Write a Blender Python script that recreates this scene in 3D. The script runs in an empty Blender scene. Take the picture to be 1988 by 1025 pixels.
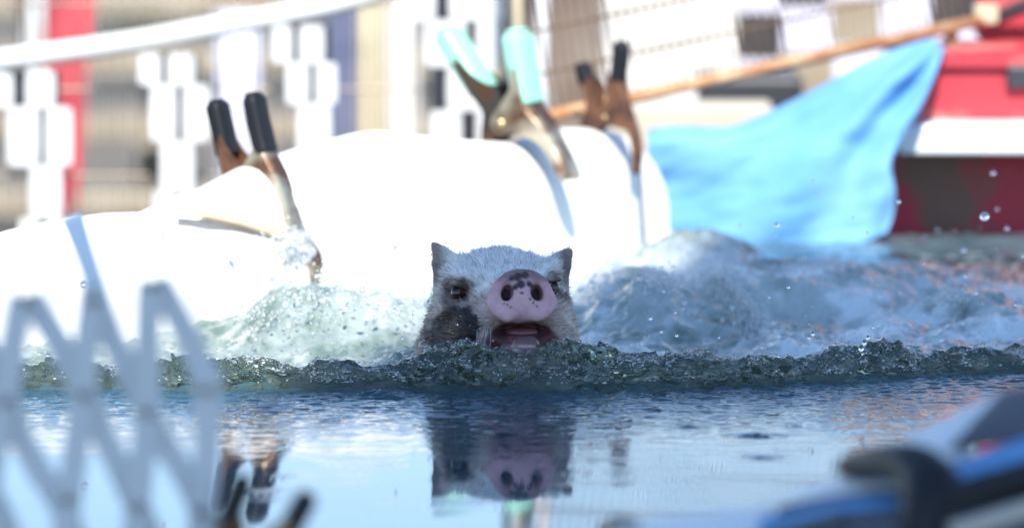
import bpy, bmesh, math, random
import numpy as np
from mathutils import Vector, Matrix, Quaternion

random.seed(7); rng = np.random.default_rng(7)
R = math.radians
scene = bpy.context.scene
col = scene.collection

# ------------------------------------------------------------------ camera
F_PX, CX, CY = 14500.0, 994.0, 512.5
CAM_H, TILT = 0.90, math.atan(1398.5 / 14500.0)
cam = bpy.data.cameras.new('camera'); cam_o = bpy.data.objects.new('camera', cam); col.objects.link(cam_o)
cam.sensor_fit = 'HORIZONTAL'; cam.sensor_width = 36.0; cam.lens = F_PX / 1988.0 * 36.0
cam.clip_start = 0.1; cam.clip_end = 3000
cam_o.location = (0, 0, CAM_H); cam_o.rotation_euler = (R(90) - TILT, 0, 0)
cam.dof.use_dof = True; cam.dof.focus_distance = 8.03; cam.dof.aperture_fstop = 3.9; cam.dof.aperture_blades = 0
scene.camera = cam_o

# ------------------------------------------------------------------ world, sun, exposure
SUN_EL, SUN_AZ = R(48), R(176)            # azimuth clockwise from +Y: behind the camera, to its right
world = bpy.data.worlds.new('World'); scene.world = world; world.use_nodes = True
nt = world.node_tree; nt.nodes.clear()
sky = nt.nodes.new('ShaderNodeTexSky'); sky.sky_type = 'NISHITA'; sky.sun_disc = False
sky.sun_elevation = SUN_EL; sky.sun_rotation = SUN_AZ; sky.altitude = 800; sky.air_density = 1.0; sky.dust_density = 0.0; sky.ozone_density = 2.4
bg = nt.nodes.new('ShaderNodeBackground'); bg.inputs['Strength'].default_value = 0.14
wo = nt.nodes.new('ShaderNodeOutputWorld')
nt.links.new(sky.outputs[0], bg.inputs[0]); nt.links.new(bg.outputs[0], wo.inputs[0])
sun = bpy.data.lights.new('sun', 'SUN'); sun.energy = 4.4; sun.angle = R(0.5); sun.color = (1.0, 0.95, 0.87)
sun_o = bpy.data.objects.new('sun', sun); col.objects.link(sun_o)
SUN_DIR = Vector((math.sin(SUN_AZ) * math.cos(SUN_EL), math.cos(SUN_AZ) * math.cos(SUN_EL), math.sin(SUN_EL)))
sun_o.rotation_euler = SUN_DIR.to_track_quat('Z', 'Y').to_euler(); sun_o.location = (2, -4, 6)
scene.view_settings.view_transform = 'Standard'; scene.view_settings.look = 'None'
scene.view_settings.exposure = 1.05; scene.view_settings.gamma = 1.0; scene.view_settings.use_curve_mapping = False
scene.cycles.use_denoising = True
scene.cycles.max_bounces = 10; scene.cycles.transparent_max_bounces = 24
scene.cycles.caustics_reflective = False; scene.cycles.caustics_refractive = True; scene.cycles.sample_clamp_indirect = 4.0

# ------------------------------------------------------------------ pixel -> point
FW = np.array([0, math.cos(TILT), -math.sin(TILT)]); UP = np.array([0, math.sin(TILT), math.cos(TILT)])
CAMP = np.array([0, 0, CAM_H])
def ray(px, py):
    return FW + UP * ((CY - py) / F_PX) + np.array([1, 0, 0]) * ((px - CX) / F_PX)
def at(px, py, Y):
    r = ray(px, py); return Vector(CAMP + r * (Y / r[1]))
def on_water(px, py, z=0.0):
    r = ray(px, py); return Vector(CAMP + r * ((z - CAM_H) / r[2]))
def on_plane(px, py, p0, n):
    r = ray(px, py); t = np.dot(np.array(p0) - CAMP, np.array(n)) / np.dot(r, np.array(n)); return Vector(CAMP + r * t)

# ------------------------------------------------------------------ noise
TAB = rng.random((512, 512))
def vnoise(x, y, seed=0):
    x = np.asarray(x, float) + seed * 37.31; y = np.asarray(y, float) + seed * 17.77
    xi = np.floor(x).astype(int); yi = np.floor(y).astype(int); u = x - xi; v = y - yi
    u = u * u * u * (u * (u * 6 - 15) + 10); v = v * v * v * (v * (v * 6 - 15) + 10)
    a = TAB[xi & 511, yi & 511]; b = TAB[(xi + 1) & 511, yi & 511]; c = TAB[xi & 511, (yi + 1) & 511]; d = TAB[(xi + 1) & 511, (yi + 1) & 511]
    return (a * (1 - u) + b * u) * (1 - v) + (c * (1 - u) + d * u) * v - 0.5
def fbm(x, y, oct=4, seed=0, gain=0.5):
    s = 0; a = 1.0; f = 1.0
    for o in range(oct):
        ca, sa = math.cos(o * 1.1), math.sin(o * 1.1)
        s = s + a * vnoise((x * ca - y * sa) * f, (x * sa + y * ca) * f, seed + o * 3); a *= gain; f *= 2.03
    return s
def sm(a, b, x):
    t = np.clip((x - a) / (b - a), 0, 1); return t * t * (3 - 2 * t)

# ------------------------------------------------------------------ materials
def new_mat(name):
    m = bpy.data.materials.new(name); m.use_nodes = True
    n = m.node_tree; return m, n, n.nodes['Principled BSDF']
def mat(name, c, rough=0.5, metal=0.0, c2=None, nscale=12.0, thresh=(0.4, 0.62), bump=0.0, bscale=60.0, spec=0.5, trans=None, vary=0.12):
    m, n, b = new_mat(name)
    tc = n.nodes.new('ShaderNodeTexCoord')
    nz = n.nodes.new('ShaderNodeTexNoise'); nz.inputs['Scale'].default_value = nscale; nz.inputs['Detail'].default_value = 6
    n.links.new(tc.outputs['Object'], nz.inputs['Vector'])
    rp = n.nodes.new('ShaderNodeValToRGB')
    if c2 is None: c2 = tuple(max(0, k * (1 - vary)) for k in c); lo, hi = 0.3, 0.7
    else: lo, hi = thresh
    rp.color_ramp.elements[0].position = lo; rp.color_ramp.elements[1].position = hi
    rp.color_ramp.elements[0].color = (*c, 1); rp.color_ramp.elements[1].color = (*c2, 1)
    n.links.new(nz.outputs['Fac'], rp.inputs['Fac']); n.links.new(rp.outputs['Color'], b.inputs['Base Color'])
    b.inputs['Roughness'].default_value = rough; b.inputs['Metallic'].default_value = metal
    b.inputs['Specular IOR Level'].default_value = spec
    if bump:
        nb = n.nodes.new('ShaderNodeTexNoise'); nb.inputs['Scale'].default_value = bscale; nb.inputs['Detail'].default_value = 4
        n.links.new(tc.outputs['Object'], nb.inputs['Vector'])
        bp = n.nodes.new('ShaderNodeBump'); bp.inputs['Strength'].default_value = bump; bp.inputs['Distance'].default_value = 0.004
        n.links.new(nb.outputs['Fac'], bp.inputs['Height']); n.links.new(bp.outputs['Normal'], b.inputs['Normal'])
    if trans:
        out = n.nodes['Material Output']; tr = n.nodes.new('ShaderNodeBsdfTranslucent'); mx = n.nodes.new('ShaderNodeMixShader')
        n.links.new(rp.outputs['Color'], tr.inputs['Color'])
        mx.inputs[0].default_value = trans; n.links.new(b.outputs[0], mx.inputs[1]); n.links.new(tr.outputs[0], mx.inputs[2]); n.links.new(mx.outputs[0], out.inputs['Surface'])
    return m
M = {}
M['tarp'] = mat('white_tarp', (0.82, 0.81, 0.78), 0.55, bump=0.15, bscale=40, vary=0.05)
M['tan_shade'] = mat('tan_shade_and_pad', (0.62, 0.50, 0.34), 0.7, bump=0.1)  # tan of the painted shade band, also used on the jaw pad
M['blue'] = mat('blue_tarp', (0.15, 0.38, 0.68), 0.8, c2=(0.21, 0.46, 0.74), nscale=9, bump=0.12, bscale=90, spec=0.15, trans=0.25)
M['black'] = mat('black_vinyl', (0.009, 0.010, 0.013), 0.5, bump=0.1, spec=0.3)
M['mint'] = mat('mint_vinyl', (0.30, 0.66, 0.52), 0.4, bump=0.06, vary=0.18)
M['gold'] = mat('zinc_gold', (0.55, 0.42, 0.22), 0.32, 0.85, c2=(0.30, 0.14, 0.06), nscale=40, thresh=(0.5, 0.75), bump=0.15)
M['rust'] = mat('rusty_steel', (0.15, 0.065, 0.034), 0.7, 0.25, c2=(0.06, 0.026, 0.016), nscale=45, bump=0.35)
M['rustmix'] = mat('half_rusted_zinc', (0.46, 0.41, 0.31), 0.35, 0.75, c2=(0.16, 0.085, 0.05), nscale=25, thresh=(0.42, 0.6), bump=0.25)
M['darksteel'] = mat('dark_steel', (0.10, 0.09, 0.08), 0.4, 0.8, c2=(0.16, 0.08, 0.04), nscale=30, bump=0.2)
M['lattice'] = mat('white_plastic_lattice', (0.58, 0.61, 0.63), 0.45, bump=0.05, vary=0.06)
M['red'] = mat('scuffed_red_paint', (0.42, 0.03, 0.045), 0.6, c2=(0.50, 0.24, 0.19), nscale=13, thresh=(0.48, 0.66), bump=0.2, bscale=30)
M['redlow'] = mat('rusty_red_paint', (0.46, 0.02, 0.05), 0.5, c2=(0.17, 0.085, 0.06), nscale=11, thresh=(0.46, 0.58), bump=0.25, bscale=25)
M['white'] = mat('white_paint', (0.80, 0.80, 0.80), 0.4, c2=(0.6, 0.57, 0.5), nscale=20, thresh=(0.62, 0.8), bump=0.05)
M['pipe'] = mat('white_pipe', (0.80, 0.82, 0.84), 0.3)
M['dark'] = mat('dark_metal', (0.03, 0.033, 0.04), 0.5)
M['wire'] = mat('rusty_wire', (0.10, 0.055, 0.032), 0.7, 0.1, c2=(0.20, 0.14, 0.09), nscale=9, bump=0.1)
M['rail'] = mat('rusty_rail', (0.36, 0.17, 0.08), 0.8, c2=(0.50, 0.32, 0.18), nscale=25, bump=0.2)
M['greywire'] = mat('galvanised_wire', (0.13, 0.115, 0.10), 0.5, 0.3, c2=(0.24, 0.20, 0.15), nscale=10)
M['fabwhite'] = mat('white_flag_cloth', (0.80, 0.80, 0.79), 0.7, trans=0.15, vary=0.04)
M['fabblack'] = mat('black_flag_cloth', (0.02, 0.022, 0.03), 0.7)
M['fabred'] = mat('red_flag_cloth', (0.72, 0.10, 0.13), 0.6, trans=0.25, vary=0.15, nscale=4)
M['wood'] = mat('weathered_wood', (0.36, 0.31, 0.23), 0.8, c2=(0.26, 0.21, 0.15), nscale=7, bump=0.2)
M['khaki'] = mat('pale_timber', (0.55, 0.49, 0.34), 0.8, c2=(0.45, 0.38, 0.26), nscale=8, bump=0.2)
M['cream'] = mat('cream_card', (0.68, 0.62, 0.46), 0.7)
M['terra'] = mat('salmon_plastic', (0.60, 0.26, 0.17), 0.5)
M['lav'] = mat('pale_lavender_plastic', (0.68, 0.68, 0.80), 0.45)
M['slate'] = mat('slate_blue_plastic', (0.12, 0.14, 0.24), 0.5)
M['boxwhite'] = mat('off_white_panel', (0.74, 0.72, 0.67), 0.6, c2=(0.62, 0.60, 0.56), nscale=5)
M['crate'] = mat('brown_crate', (0.16, 0.12, 0.095), 0.8, c2=(0.24, 0.20, 0.17), nscale=9, bump=0.2)
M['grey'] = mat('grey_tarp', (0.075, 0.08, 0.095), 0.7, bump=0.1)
M['beige'] = mat('beige_canvas', (0.50, 0.46, 0.38), 0.8, bump=0.1)
M['added_canopy'] = mat('added_canopy_fabric', (0.74, 0.75, 0.76), 0.7, trans=0.3)
M['wallm'] = mat('pool_wall_steel', (0.35, 0.37, 0.40), 0.5, 0.4, bump=0.1)

# ------------------------------------------------------------------ mesh helpers
def link(name, me, parent=None, m=None, smooth=False):
    o = bpy.data.objects.new(name, me); col.objects.link(o)
    if m is not None: me.materials.append(m)
    if parent is not None: o.parent = parent
    if smooth: me.shade_smooth()
    return o
def tag(o, label=None, cat=None, group=None, kind=None):
    if label: o['label'] = label
    if cat: o['category'] = cat
    if group: o['group'] = group
    if kind: o['kind'] = kind
    return o
def empty(name, loc=(0, 0, 0)):
    o = bpy.data.objects.new(name, None); o.empty_display_size = 0.05; o.location = loc; col.objects.link(o); return o
class MB:
    """collects shapes in world space; build() links ONE mesh, relative to its parent's location"""
    def __init__(s): s.v = []; s.f = []
    def add(s, vs, fs):
        k = len(s.v); s.v += [tuple(v) for v in vs]; s.f += [tuple(i + k for i in f) for f in fs]; return s
    def box(s, c, size, rot=None, bevel=0.0):
        bm = bmesh.new(); bmesh.ops.create_cube(bm, size=1.0)
        for v in bm.verts: v.co = Vector((v.co.x * size[0], v.co.y * size[1], v.co.z * size[2]))
        if bevel: bmesh.ops.bevel(bm, geom=bm.edges[:], offset=bevel, segments=2, affect='EDGES', profile=0.5)
        mt = Matrix.Translation(Vector(c)) @ (rot.to_4x4() if rot is not None else Matrix.Identity(4))
        bm.verts.index_update(); s.add([mt @ v.co for v in bm.verts], [[v.index for v in f.verts] for f in bm.faces]); bm.free(); return s
    def tube(s, pts, r, n=8, closed=False):
        pts = [Vector(p) for p in pts]; rs = r if hasattr(r, '__len__') else [r] * len(pts)
        vs = []; fs = []; ref = None
        for i, p in enumerate(pts):
            a = pts[max(i - 1, 0)]; b = pts[min(i + 1, len(pts) - 1)]; t = (b - a).normalized()
            if ref is None: ref = t.orthogonal().normalized()
            ref = (ref - t * ref.dot(t)).normalized(); q = t.cross(ref)
            for j in range(n):
                w = 2 * math.pi * j / n; vs.append(p + (ref * math.cos(w) + q * math.sin(w)) * rs[i])
        for i in range(len(pts) - 1):
            for j in range(n):
                fs.append((i * n + j, i * n + (j + 1) % n, (i + 1) * n + (j + 1) % n, (i + 1) * n + j))
        fs.append(tuple(range(n - 1, -1, -1))); fs.append(tuple(range((len(pts) - 1) * n, len(pts) * n)))
        return s.add(vs, fs)
    def grid(s, P):                                    # P[i][j] points
        nu, nv = len(P), len(P[0]); vs = [p for row in P for p in row]
        return s.add(vs, [(i * nv + j, i * nv + j + 1, (i + 1) * nv + j + 1, (i + 1) * nv + j) for i in range(nu - 1) for j in range(nv - 1)])
    def build(s, name, m, parent=None, smooth=False, solid=0.0, subsurf=0, bevel=0.0):
        off = Vector(parent.location) if parent is not None else Vector((0, 0, 0))
        if parent is not None and parent.parent is not None: off = off + Vector(parent.parent.location)
        me = bpy.data.meshes.new(name); me.from_pydata([tuple(Vector(v) - off) for v in s.v], [], s.f); me.update()
        bm = bmesh.new(); bm.from_mesh(me); bmesh.ops.recalc_face_normals(bm, faces=bm.faces); bm.to_mesh(me); bm.free()
        o = link(name, me, parent, m, smooth)
        if solid: md = o.modifiers.new('solid', 'SOLIDIFY'); md.thickness = solid; md.offset = 0
        if bevel: md = o.modifiers.new('bevel', 'BEVEL'); md.width = bevel; md.segments = 2; md.limit_method = 'ANGLE'
        if subsurf: md = o.modifiers.new('sub', 'SUBSURF'); md.levels = subsurf; md.render_levels = subsurf
        return o
def fast_mesh(name, V, Fq, m, parent=None, smooth=True, colattr=None):
    """V (n,3), Fq (k,3|4) numpy"""
    me = bpy.data.meshes.new(name); n = Fq.shape[1]
    me.vertices.add(len(V)); me.vertices.foreach_set('co', np.ascontiguousarray(V, dtype=np.float32).ravel())
    me.loops.add(Fq.size); me.loops.foreach_set('vertex_index', Fq.astype(np.int32).ravel())
    me.polygons.add(len(Fq)); me.polygons.foreach_set('loop_start', (np.arange(len(Fq)) * n).astype(np.int32))
    me.update(calc_edges=True)
    if colattr is not None:
        for k, arr in colattr.items():
            if arr.ndim == 1:
                at_ = me.attributes.new(k, 'FLOAT', 'POINT'); at_.data.foreach_set('value', arr.astype(np.float32))
            else:
                at_ = me.attributes.new(k, 'FLOAT_COLOR', 'POINT')
                at_.data.foreach_set('color', np.concatenate([arr, np.ones((len(arr), 1))], 1).astype(np.float32).ravel())
    return link(name, me, parent, m, smooth)
def spline(pts, n):
    pts = np.array([list(p) for p in pts], float); k = len(pts); out = []
    for t in np.linspace(0, k - 1, n):
        i = min(int(t), k - 2); u = t - i
        p0, p1, p2, p3 = pts[max(i - 1, 0)], pts[i], pts[i + 1], pts[min(i + 2, k - 1)]
        out.append(0.5 * ((2 * p1) + (-p0 + p2) * u + (2 * p0 - 5 * p1 + 4 * p2 - p3) * u * u + (-p0 + 3 * p1 - 3 * p2 + p3) * u ** 3))
    return np.array(out)
ICO = {}
def ico(sub):
    if sub not in ICO:
        bm = bmesh.new(); bmesh.ops.create_icosphere(bm, subdivisions=sub, radius=1.0); bm.verts.index_update()
        ICO[sub] = (np.array([v.co[:] for v in bm.verts]), np.array([[v.index for v in f.verts] for f in bm.faces])); bm.free()
    return ICO[sub]
def blobs(P, S, sub=1):
    """many ellipsoids: P (n,3), S (n,3)"""
    v, f = ico(sub); n = len(P); V = (v[None] * S[:, None, :] + P[:, None, :]).reshape(-1, 3)
    Fq = (f[None] + (np.arange(n) * len(v))[:, None, None]).reshape(-1, 3); return V, Fq

# ================================================================== SETTING
GZ = -0.5
# ground, one sheet to the horizon
m, n, b = new_mat('trampled_ground')
tc = n.nodes.new('ShaderNodeTexCoord'); n1 = n.nodes.new('ShaderNodeTexNoise'); n1.inputs['Scale'].default_value = 0.9; n1.inputs['Detail'].default_value = 8
n2 = n.nodes.new('ShaderNodeTexNoise'); n2.inputs['Scale'].default_value = 14; n2.inputs['Detail'].default_value = 5
rp = n.nodes.new('ShaderNodeValToRGB'); rp.color_ramp.elements[0].color = (0.085, 0.078, 0.066, 1); rp.color_ramp.elements[1].color = (0.17, 0.152, 0.125, 1)
rp.color_ramp.elements[0].position = .35; rp.color_ramp.elements[1].position = .65
mx = n.nodes.new('ShaderNodeMix'); mx.data_type = 'RGBA'; mx.blend_type = 'MULTIPLY'; mx.inputs[0].default_value = 0.35
n.links.new(tc.outputs['Object'], n1.inputs['Vector']); n.links.new(tc.outputs['Object'], n2.inputs['Vector'])
n.links.new(n1.outputs['Fac'], rp.inputs['Fac']); n.links.new(rp.outputs['Color'], mx.inputs[6]); n.links.new(n2.outputs['Color'], mx.inputs[7])
n.links.new(mx.outputs[2], b.inputs['Base Color']); b.inputs['Roughness'].default_value = 0.9
g = MB().grid([[(x, y, GZ + (0.0 if abs(x) < 50 and abs(y) < 60 else 0.0)) for y in (-1500, -40, 0, 10, 30, 60, 1500)] for x in (-1500, -40, -5, 5, 40, 1500)]).build('ground', m)
tag(g, kind='structure')

# far wall of the pool: water-line points in plan (pixel column -> distance)
WALL_PX = [-1500, -420, -200, 0, 200, 400, 550, 700, 850, 1000, 1130, 1280]
WALL_D = [6.1, 7.75, 8.08, 8.35, 8.50, 8.63, 8.75, 8.88, 9.00, 9.15, 9.33, 9.56]
def wall_d(px): return float(np.interp(px, WALL_PX, WALL_D))
def wall_xy(px):
    d = wall_d(px); return np.array([(px - CX) / F_PX * (d * math.cos(TILT) + 0.8 * math.sin(TILT)), d])
WN = np.array([0.83, -0.55])                      # from the wall towards the water
def tarp_sheet(name, pxs, tops, shift=0.0, width=0.075, seed=0, hang=0.25, n_s=90, amp=0.007):
    """sheet draped over the wall: pxs/tops give the crest's outline"""
    P = []
    for px in np.linspace(pxs[0], pxs[-1], n_s):
        top = float(np.interp(px, pxs, tops)); q = wall_xy(px)
        crest = at(px, top, q[1] + 0.05 * 0.55 - shift * WN[1] * -1)
        h = crest.z; base = q + WN * shift
        sec = [(0.035, -0.10), (0.026, -0.03), (0.022, 0.0), (0.019, .18 * h), (0.016, .36 * h), (0.012, .54 * h), (0.004, .72 * h), (-.008, .86 * h), (-.024, .955 * h),
               (-.044, h), (-.044 - width * .3, .985 * h), (-.044 - width * .6, .91 * h), (-.044 - width * .85, .74 * h), (-.044 - width, .4 * h), (-.05 - width, 0.0), (-.052 - width, -hang)]
        row = []
        for k, (a, z) in enumerate(sec):
            w = 1.0 if 2 < k < 14 else 0.3
            w2 = w * (0.25 if k in (8, 9, 10) else 1.0)
            dn = amp * 2.2 * fbm(np.array(px / 120.0), np.array(k * 0.22), 3, seed) * w2 + amp * 0.9 * math.sin(px / 23.0 + k * 0.28 + 3 * float(vnoise(px / 90., k * .2, seed + 5))) * w2 * (0.4 if k < 9 else 1)
            p = base + WN * (a + dn)
            row.append((p[0], p[1], z + 0.3 * dn * w2))
        P.append(row)
    return P

# ---- water surface (height field on a graded grid)
def grade(segs):
    out = []
    for a, b_, st in segs: out += list(np.arange(a, b_, st))
    return np.array(out + [segs[-1][1]])
gx = grade([(-3.0, -0.8, 0.1), (-0.8, -0.70, 0.01), (-0.70, 0.72, 0.0023), (0.72, 0.82, 0.01), (0.82, 3.0, 0.1)])
gy = grade([(5.95, 6.7, 0.03), (6.7, 7.72, 0.0032), (7.72, 8.30, 0.0019), (8.30, 9.80, 0.0048)])
X, Y = np.meshgrid(gx, gy, indexing='ij')
PXX = CX + X / Y * F_PX                            # rough column, used only to place waves where they stand
def ridge_y(x): return 7.972 - 0.024 * np.exp(-((x - .008) / .075) ** 2) + 0.55 * np.maximum(0, x - 0.12) ** 1.35 + 0.022 * fbm(x * 6, x * 0 + 3.3, 2, 11) + 0.008 * vnoise(x * 22, x * 0 + 1.7, 12)
def ridge_a(x): return (0.030 + 0.015 * np.exp(-((x - .01) / .13) ** 2) - 0.012 * sm(0.2, 0.6, x) - 0.001 * sm(-.25, -.6, x)) * (1 + 0.6 * fbm(x * 9, x * 0, 3, 21))
def gauss(cx, cy, a, sx, sy, rot=0.0):
    c, s = math.cos(rot), math.sin(rot); dx, dy = X - cx, Y - cy; u = dx * c + dy * s; v = -dx * s + dy * c
    return a * np.exp(-(u / sx) ** 2 - (v / sy) ** 2)
Hh = np.zeros_like(X)
# fine wind ripples, growing towards the bow wave
dr = Y - ridge_y(X)
front = sm(-0.80, -0.08, dr); close = sm(-0.26, -0.02, dr)
env = 0.55 + 5.5 * front ** 1.6 + 13.0 * close
rip = np.zeros_like(X)
for k in range(34):
    wl = 0.014 * (1.16 ** (k % 14)); th = rng.normal(math.pi / 2, 0.55); ph = rng.random() * 6.28
    kk = 2 * math.pi / wl
    xs = X + 0.01 * vnoise(X * 9, Y * 9, k); 
    rip += np.sin(kk * (xs * math.cos(th) + Y * math.sin(th)) + ph) * (0.00033 / kk) * (1.0 if wl > 0.03 else 1.5)
patch = 0.35 + 1.3 * sm(-0.1, 0.25, fbm(X * 5, Y * 5, 2, 40))
Hh += rip * env * patch
# chop close to the ridge
Hh += close * (dr < 0) * 0.0035 * fbm(X * 38, Y * 70, 3, 50) + front ** 2 * 0.0019 * fbm(X * 55, Y * 120, 3, 52) + front * 0.0005 * fbm(X * 14, Y * 60, 2, 54)
# rings where drops fell: (px, py, radius m, strength)
RINGS = [(1480, 888, .030, 1.5), (1636, 812, .046, 1.6), (1694, 836, .040, 1.3), (1190, 905, .075, .8), (1160, 930, .05, .7), (712, 897, .042, 1.2), (640, 930, .05, .8), (800, 985, .06, .8),
         (1250, 850, .06, .6), (930, 880, .045, 1.0), (560, 960, .045, .8), (1400, 960, .06, .5), (1080, 810, .04, .9), (870, 835, .035, 1.0), (1330, 828, .013, 1.2), (1460, 845, .016, 1.6), (1283, 795, .013, 1.6),
         (735, 765, .022, 3.0), (1210, 760, .03, 3.0), (1530, 760, .02, 2.5), (480, 748, .022, 3.0), (1750, 780, .05, 1.2), (1560, 850, .05, .7)]
for (px, py, r0, st) in RINGS:
    c = on_water(px, py); rr = np.sqrt((X - c.x) ** 2 + (Y - c.y) ** 2)
    Hh += st * 0.00011 * np.sin((rr - r0) * 2 * math.pi / 0.0105) * np.exp(-((rr - r0 * .75) / (r0 * .42 + .003)) ** 2)
for (px, py, s_) in [(1283, 796, .006), (1335, 829, .006), (1465, 846, .009), (1530, 768, .008), (735, 768, .014), (1262, 810, .005), (1545, 826, .003), (1838, 715, .010), (1480, 888, .006), (480, 750, .012)]:
    c = on_water(px, py); rr = np.sqrt(((X - c.x) / 1.6) ** 2 + (Y - c.y) ** 2)
    Hh += 0.30 * s_ * np.exp(-(rr / s_) ** 2) * (1 + 1.2 * fbm(X * 260, Y * 260, 2, 61)) - 0.12 * s_ * np.exp(-((rr - 1.7 * s_) / (0.6 * s_)) ** 2)
# the bow wave
A = ridge_a(X)
prof = np.where(dr < 0, np.exp(-(np.abs(dr) / 0.019) ** 2.0), np.exp(-(dr / 0.060) ** 2) * 0.75 + 0.25 * np.exp(-(dr / 0.3) ** 2))
wob = 0.010 * fbm(X * 22, Y * 22, 2, 70)
tur = np.exp(-((dr + 0.004) / 0.052) ** 2)
bil = 0.5 - np.abs(fbm(X * 48, Y * 60, 3, 80, 0.6)) * 2.2
Hh += A * prof * (1 - 0.75 * np.exp(-((dr + 0.0) / 0.05) ** 4)) - 0.003 * tur
# churned water behind the wave
back = sm(0.03, 0.14, dr)
MOUNDS = [(1350, 9.22, .058, .10, .09), (1420, 8.78, .040, .11, .08), (1270, 8.62, .036, .07, .08), (1180, 8.95, .034, .09, .14), (1660, 8.90, .032, .12, .08), (1850, 8.70, .026, .10, .08), (1560, 9.10, .022, .10, .08), (1800, 9.15, .016, .14, .08), (760, 8.42, .040, .06, .09), (650, 8.46, .036, .07, .09), (540, 8.50, .030, .06, .08), (860, 8.55, .034, .06, .1), (1960, 8.45, .02, .06, .06)]
for (px, d, a, sx, sy) in MOUNDS:
    Hh += back * gauss((px - CX) / F_PX * d, d, a, sx, sy, rng.uniform(-.3, .3))
Hh += back * gauss((1385 - CX) / F_PX * 8.35, 8.36, -0.022, 0.05, 0.09)
calm_far = sm(9.0, 9.25, Y) * sm(0.20, 0.34, X)
churn = back * (1 - 0.88 * calm_far)
Hh += churn * (0.022 * fbm(X * 11, Y * 7, 2, 90) + 0.006 * (0.5 - 2 * np.abs(fbm(X * 20, Y * 13, 2, 95))) + 0.0055 * fbm(X * 55, Y * 34, 4, 97, .65)) + calm_far * back * 0.004 * fbm(X * 26, Y * 12, 3, 99)
foam = churn * sm(-0.13, 0.22, fbm(X * 9, Y * 6, 4, 110, .62) - 0.10 * (X < -0.05) + 0.02) * (0.62 + 0.5 * fbm(X * 45, Y * 30, 3, 115, .6))
streak = churn * sm(0.02, 0.20, 0.16 - np.abs(fbm(X * 16, Y * 12, 4, 118)) * 1.2) * 0.35
foam = np.clip(np.maximum(foam, streak) * 0.62, 0, 0.5)
foam = np.maximum(foam, sm(.03, .10, dr) * (1 - .9 * calm_far) * (1 - .66 * sm(0, -.1, X)) * np.clip(.50 + 1.45 * fbm(X * 12, Y * 8, 5, 300, .66) - .85 * np.exp(-((X - .215) / .085) ** 2 - ((Y - 8.46) / .16) ** 2), .05, .9))
keep = np.ones_like(X, bool)
wx = np.array([wall_xy(p)[0] for p in WALL_PX]); wy = np.array([wall_xy(p)[1] for p in WALL_PX])
xs_w = np.concatenate([[-3.2, -1.35], wx]); ys_w = np.concatenate([[4.6, 5.7], wy])
lim = np.interp(X, xs_w, ys_w, right=9.72) + 0.05
lim = np.where(X > wx[-1], 9.74, lim)
keep = Y < lim
nxg, nyg = X.shape
idx = np.arange(nxg * nyg).reshape(nxg, nyg)
ok = keep[:-1, :-1] & keep[1:, :-1] & keep[:-1, 1:] & keep[1:, 1:]
Fq = np.stack([idx[:-1, :-1], idx[1:, :-1], idx[1:, 1:], idx[:-1, 1:]], -1)[ok]
used = np.zeros(nxg * nyg, bool); used[Fq.ravel()] = True; remap = np.cumsum(used) - 1
Vw = np.stack([X.ravel(), Y.ravel(), Hh.ravel()], 1)[used]
m, n, b = new_mat('pool_water')
an = n.nodes.new('ShaderNodeAttribute'); an.attribute_name = 'foam'
tc = n.nodes.new('ShaderNodeTexCoord'); nz = n.nodes.new('ShaderNodeTexNoise'); nz.inputs['Scale'].default_value = 5; nz.inputs['Detail'].default_value = 4
n.links.new(tc.outputs['Object'], nz.inputs['Vector'])
rp = n.nodes.new('ShaderNodeValToRGB'); rp.color_ramp.elements[0].color = (0.018, 0.050, 0.072, 1); rp.color_ramp.elements[1].color = (0.026, 0.070, 0.098, 1)
n.links.new(nz.outputs['Fac'], rp.inputs['Fac'])
mx = n.nodes.new('ShaderNodeMix'); mx.data_type = 'RGBA'; mx.inputs[7].default_value = (0.64, 0.70, 0.70, 1)
ac = n.nodes.new('ShaderNodeAttribute'); ac.attribute_name = 'churn'; m0 = n.nodes.new('ShaderNodeMix'); m0.data_type = 'RGBA'; m0.inputs[7].default_value = (0.105, 0.155, 0.130, 1)
n.links.new(ac.outputs['Fac'], m0.inputs[0]); n.links.new(rp.outputs['Color'], m0.inputs[6])
n.links.new(an.outputs['Fac'], mx.inputs[0]); n.links.new(m0.outputs[2], mx.inputs[6]); n.links.new(mx.outputs[2], b.inputs['Base Color'])
mr = n.nodes.new('ShaderNodeMapRange'); mr.inputs[3].default_value = 0.03; mr.inputs[4].default_value = 0.16
n.links.new(an.outputs['Fac'], mr.inputs[0]); n.links.new(mr.outputs[0], b.inputs['Roughness']); b.inputs['IOR'].default_value = 1.333
water = fast_mesh('water', Vw, remap[Fq], m, colattr={'foam': foam.ravel()[used], 'churn': (np.maximum(churn, sm(-.06, -.01, dr)) * (1 - .95 * calm_far) * (1 - .75 * np.exp(-((dr - .01) / .06) ** 4))).ravel()[used]}); tag(water, kind='structure')
def water_z(x, y):
    i = min(max(np.searchsorted(gx, x), 0), nxg - 1); j = min(max(np.searchsorted(gy, y), 0), nyg - 1); return float(Hh[i, j])

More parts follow.
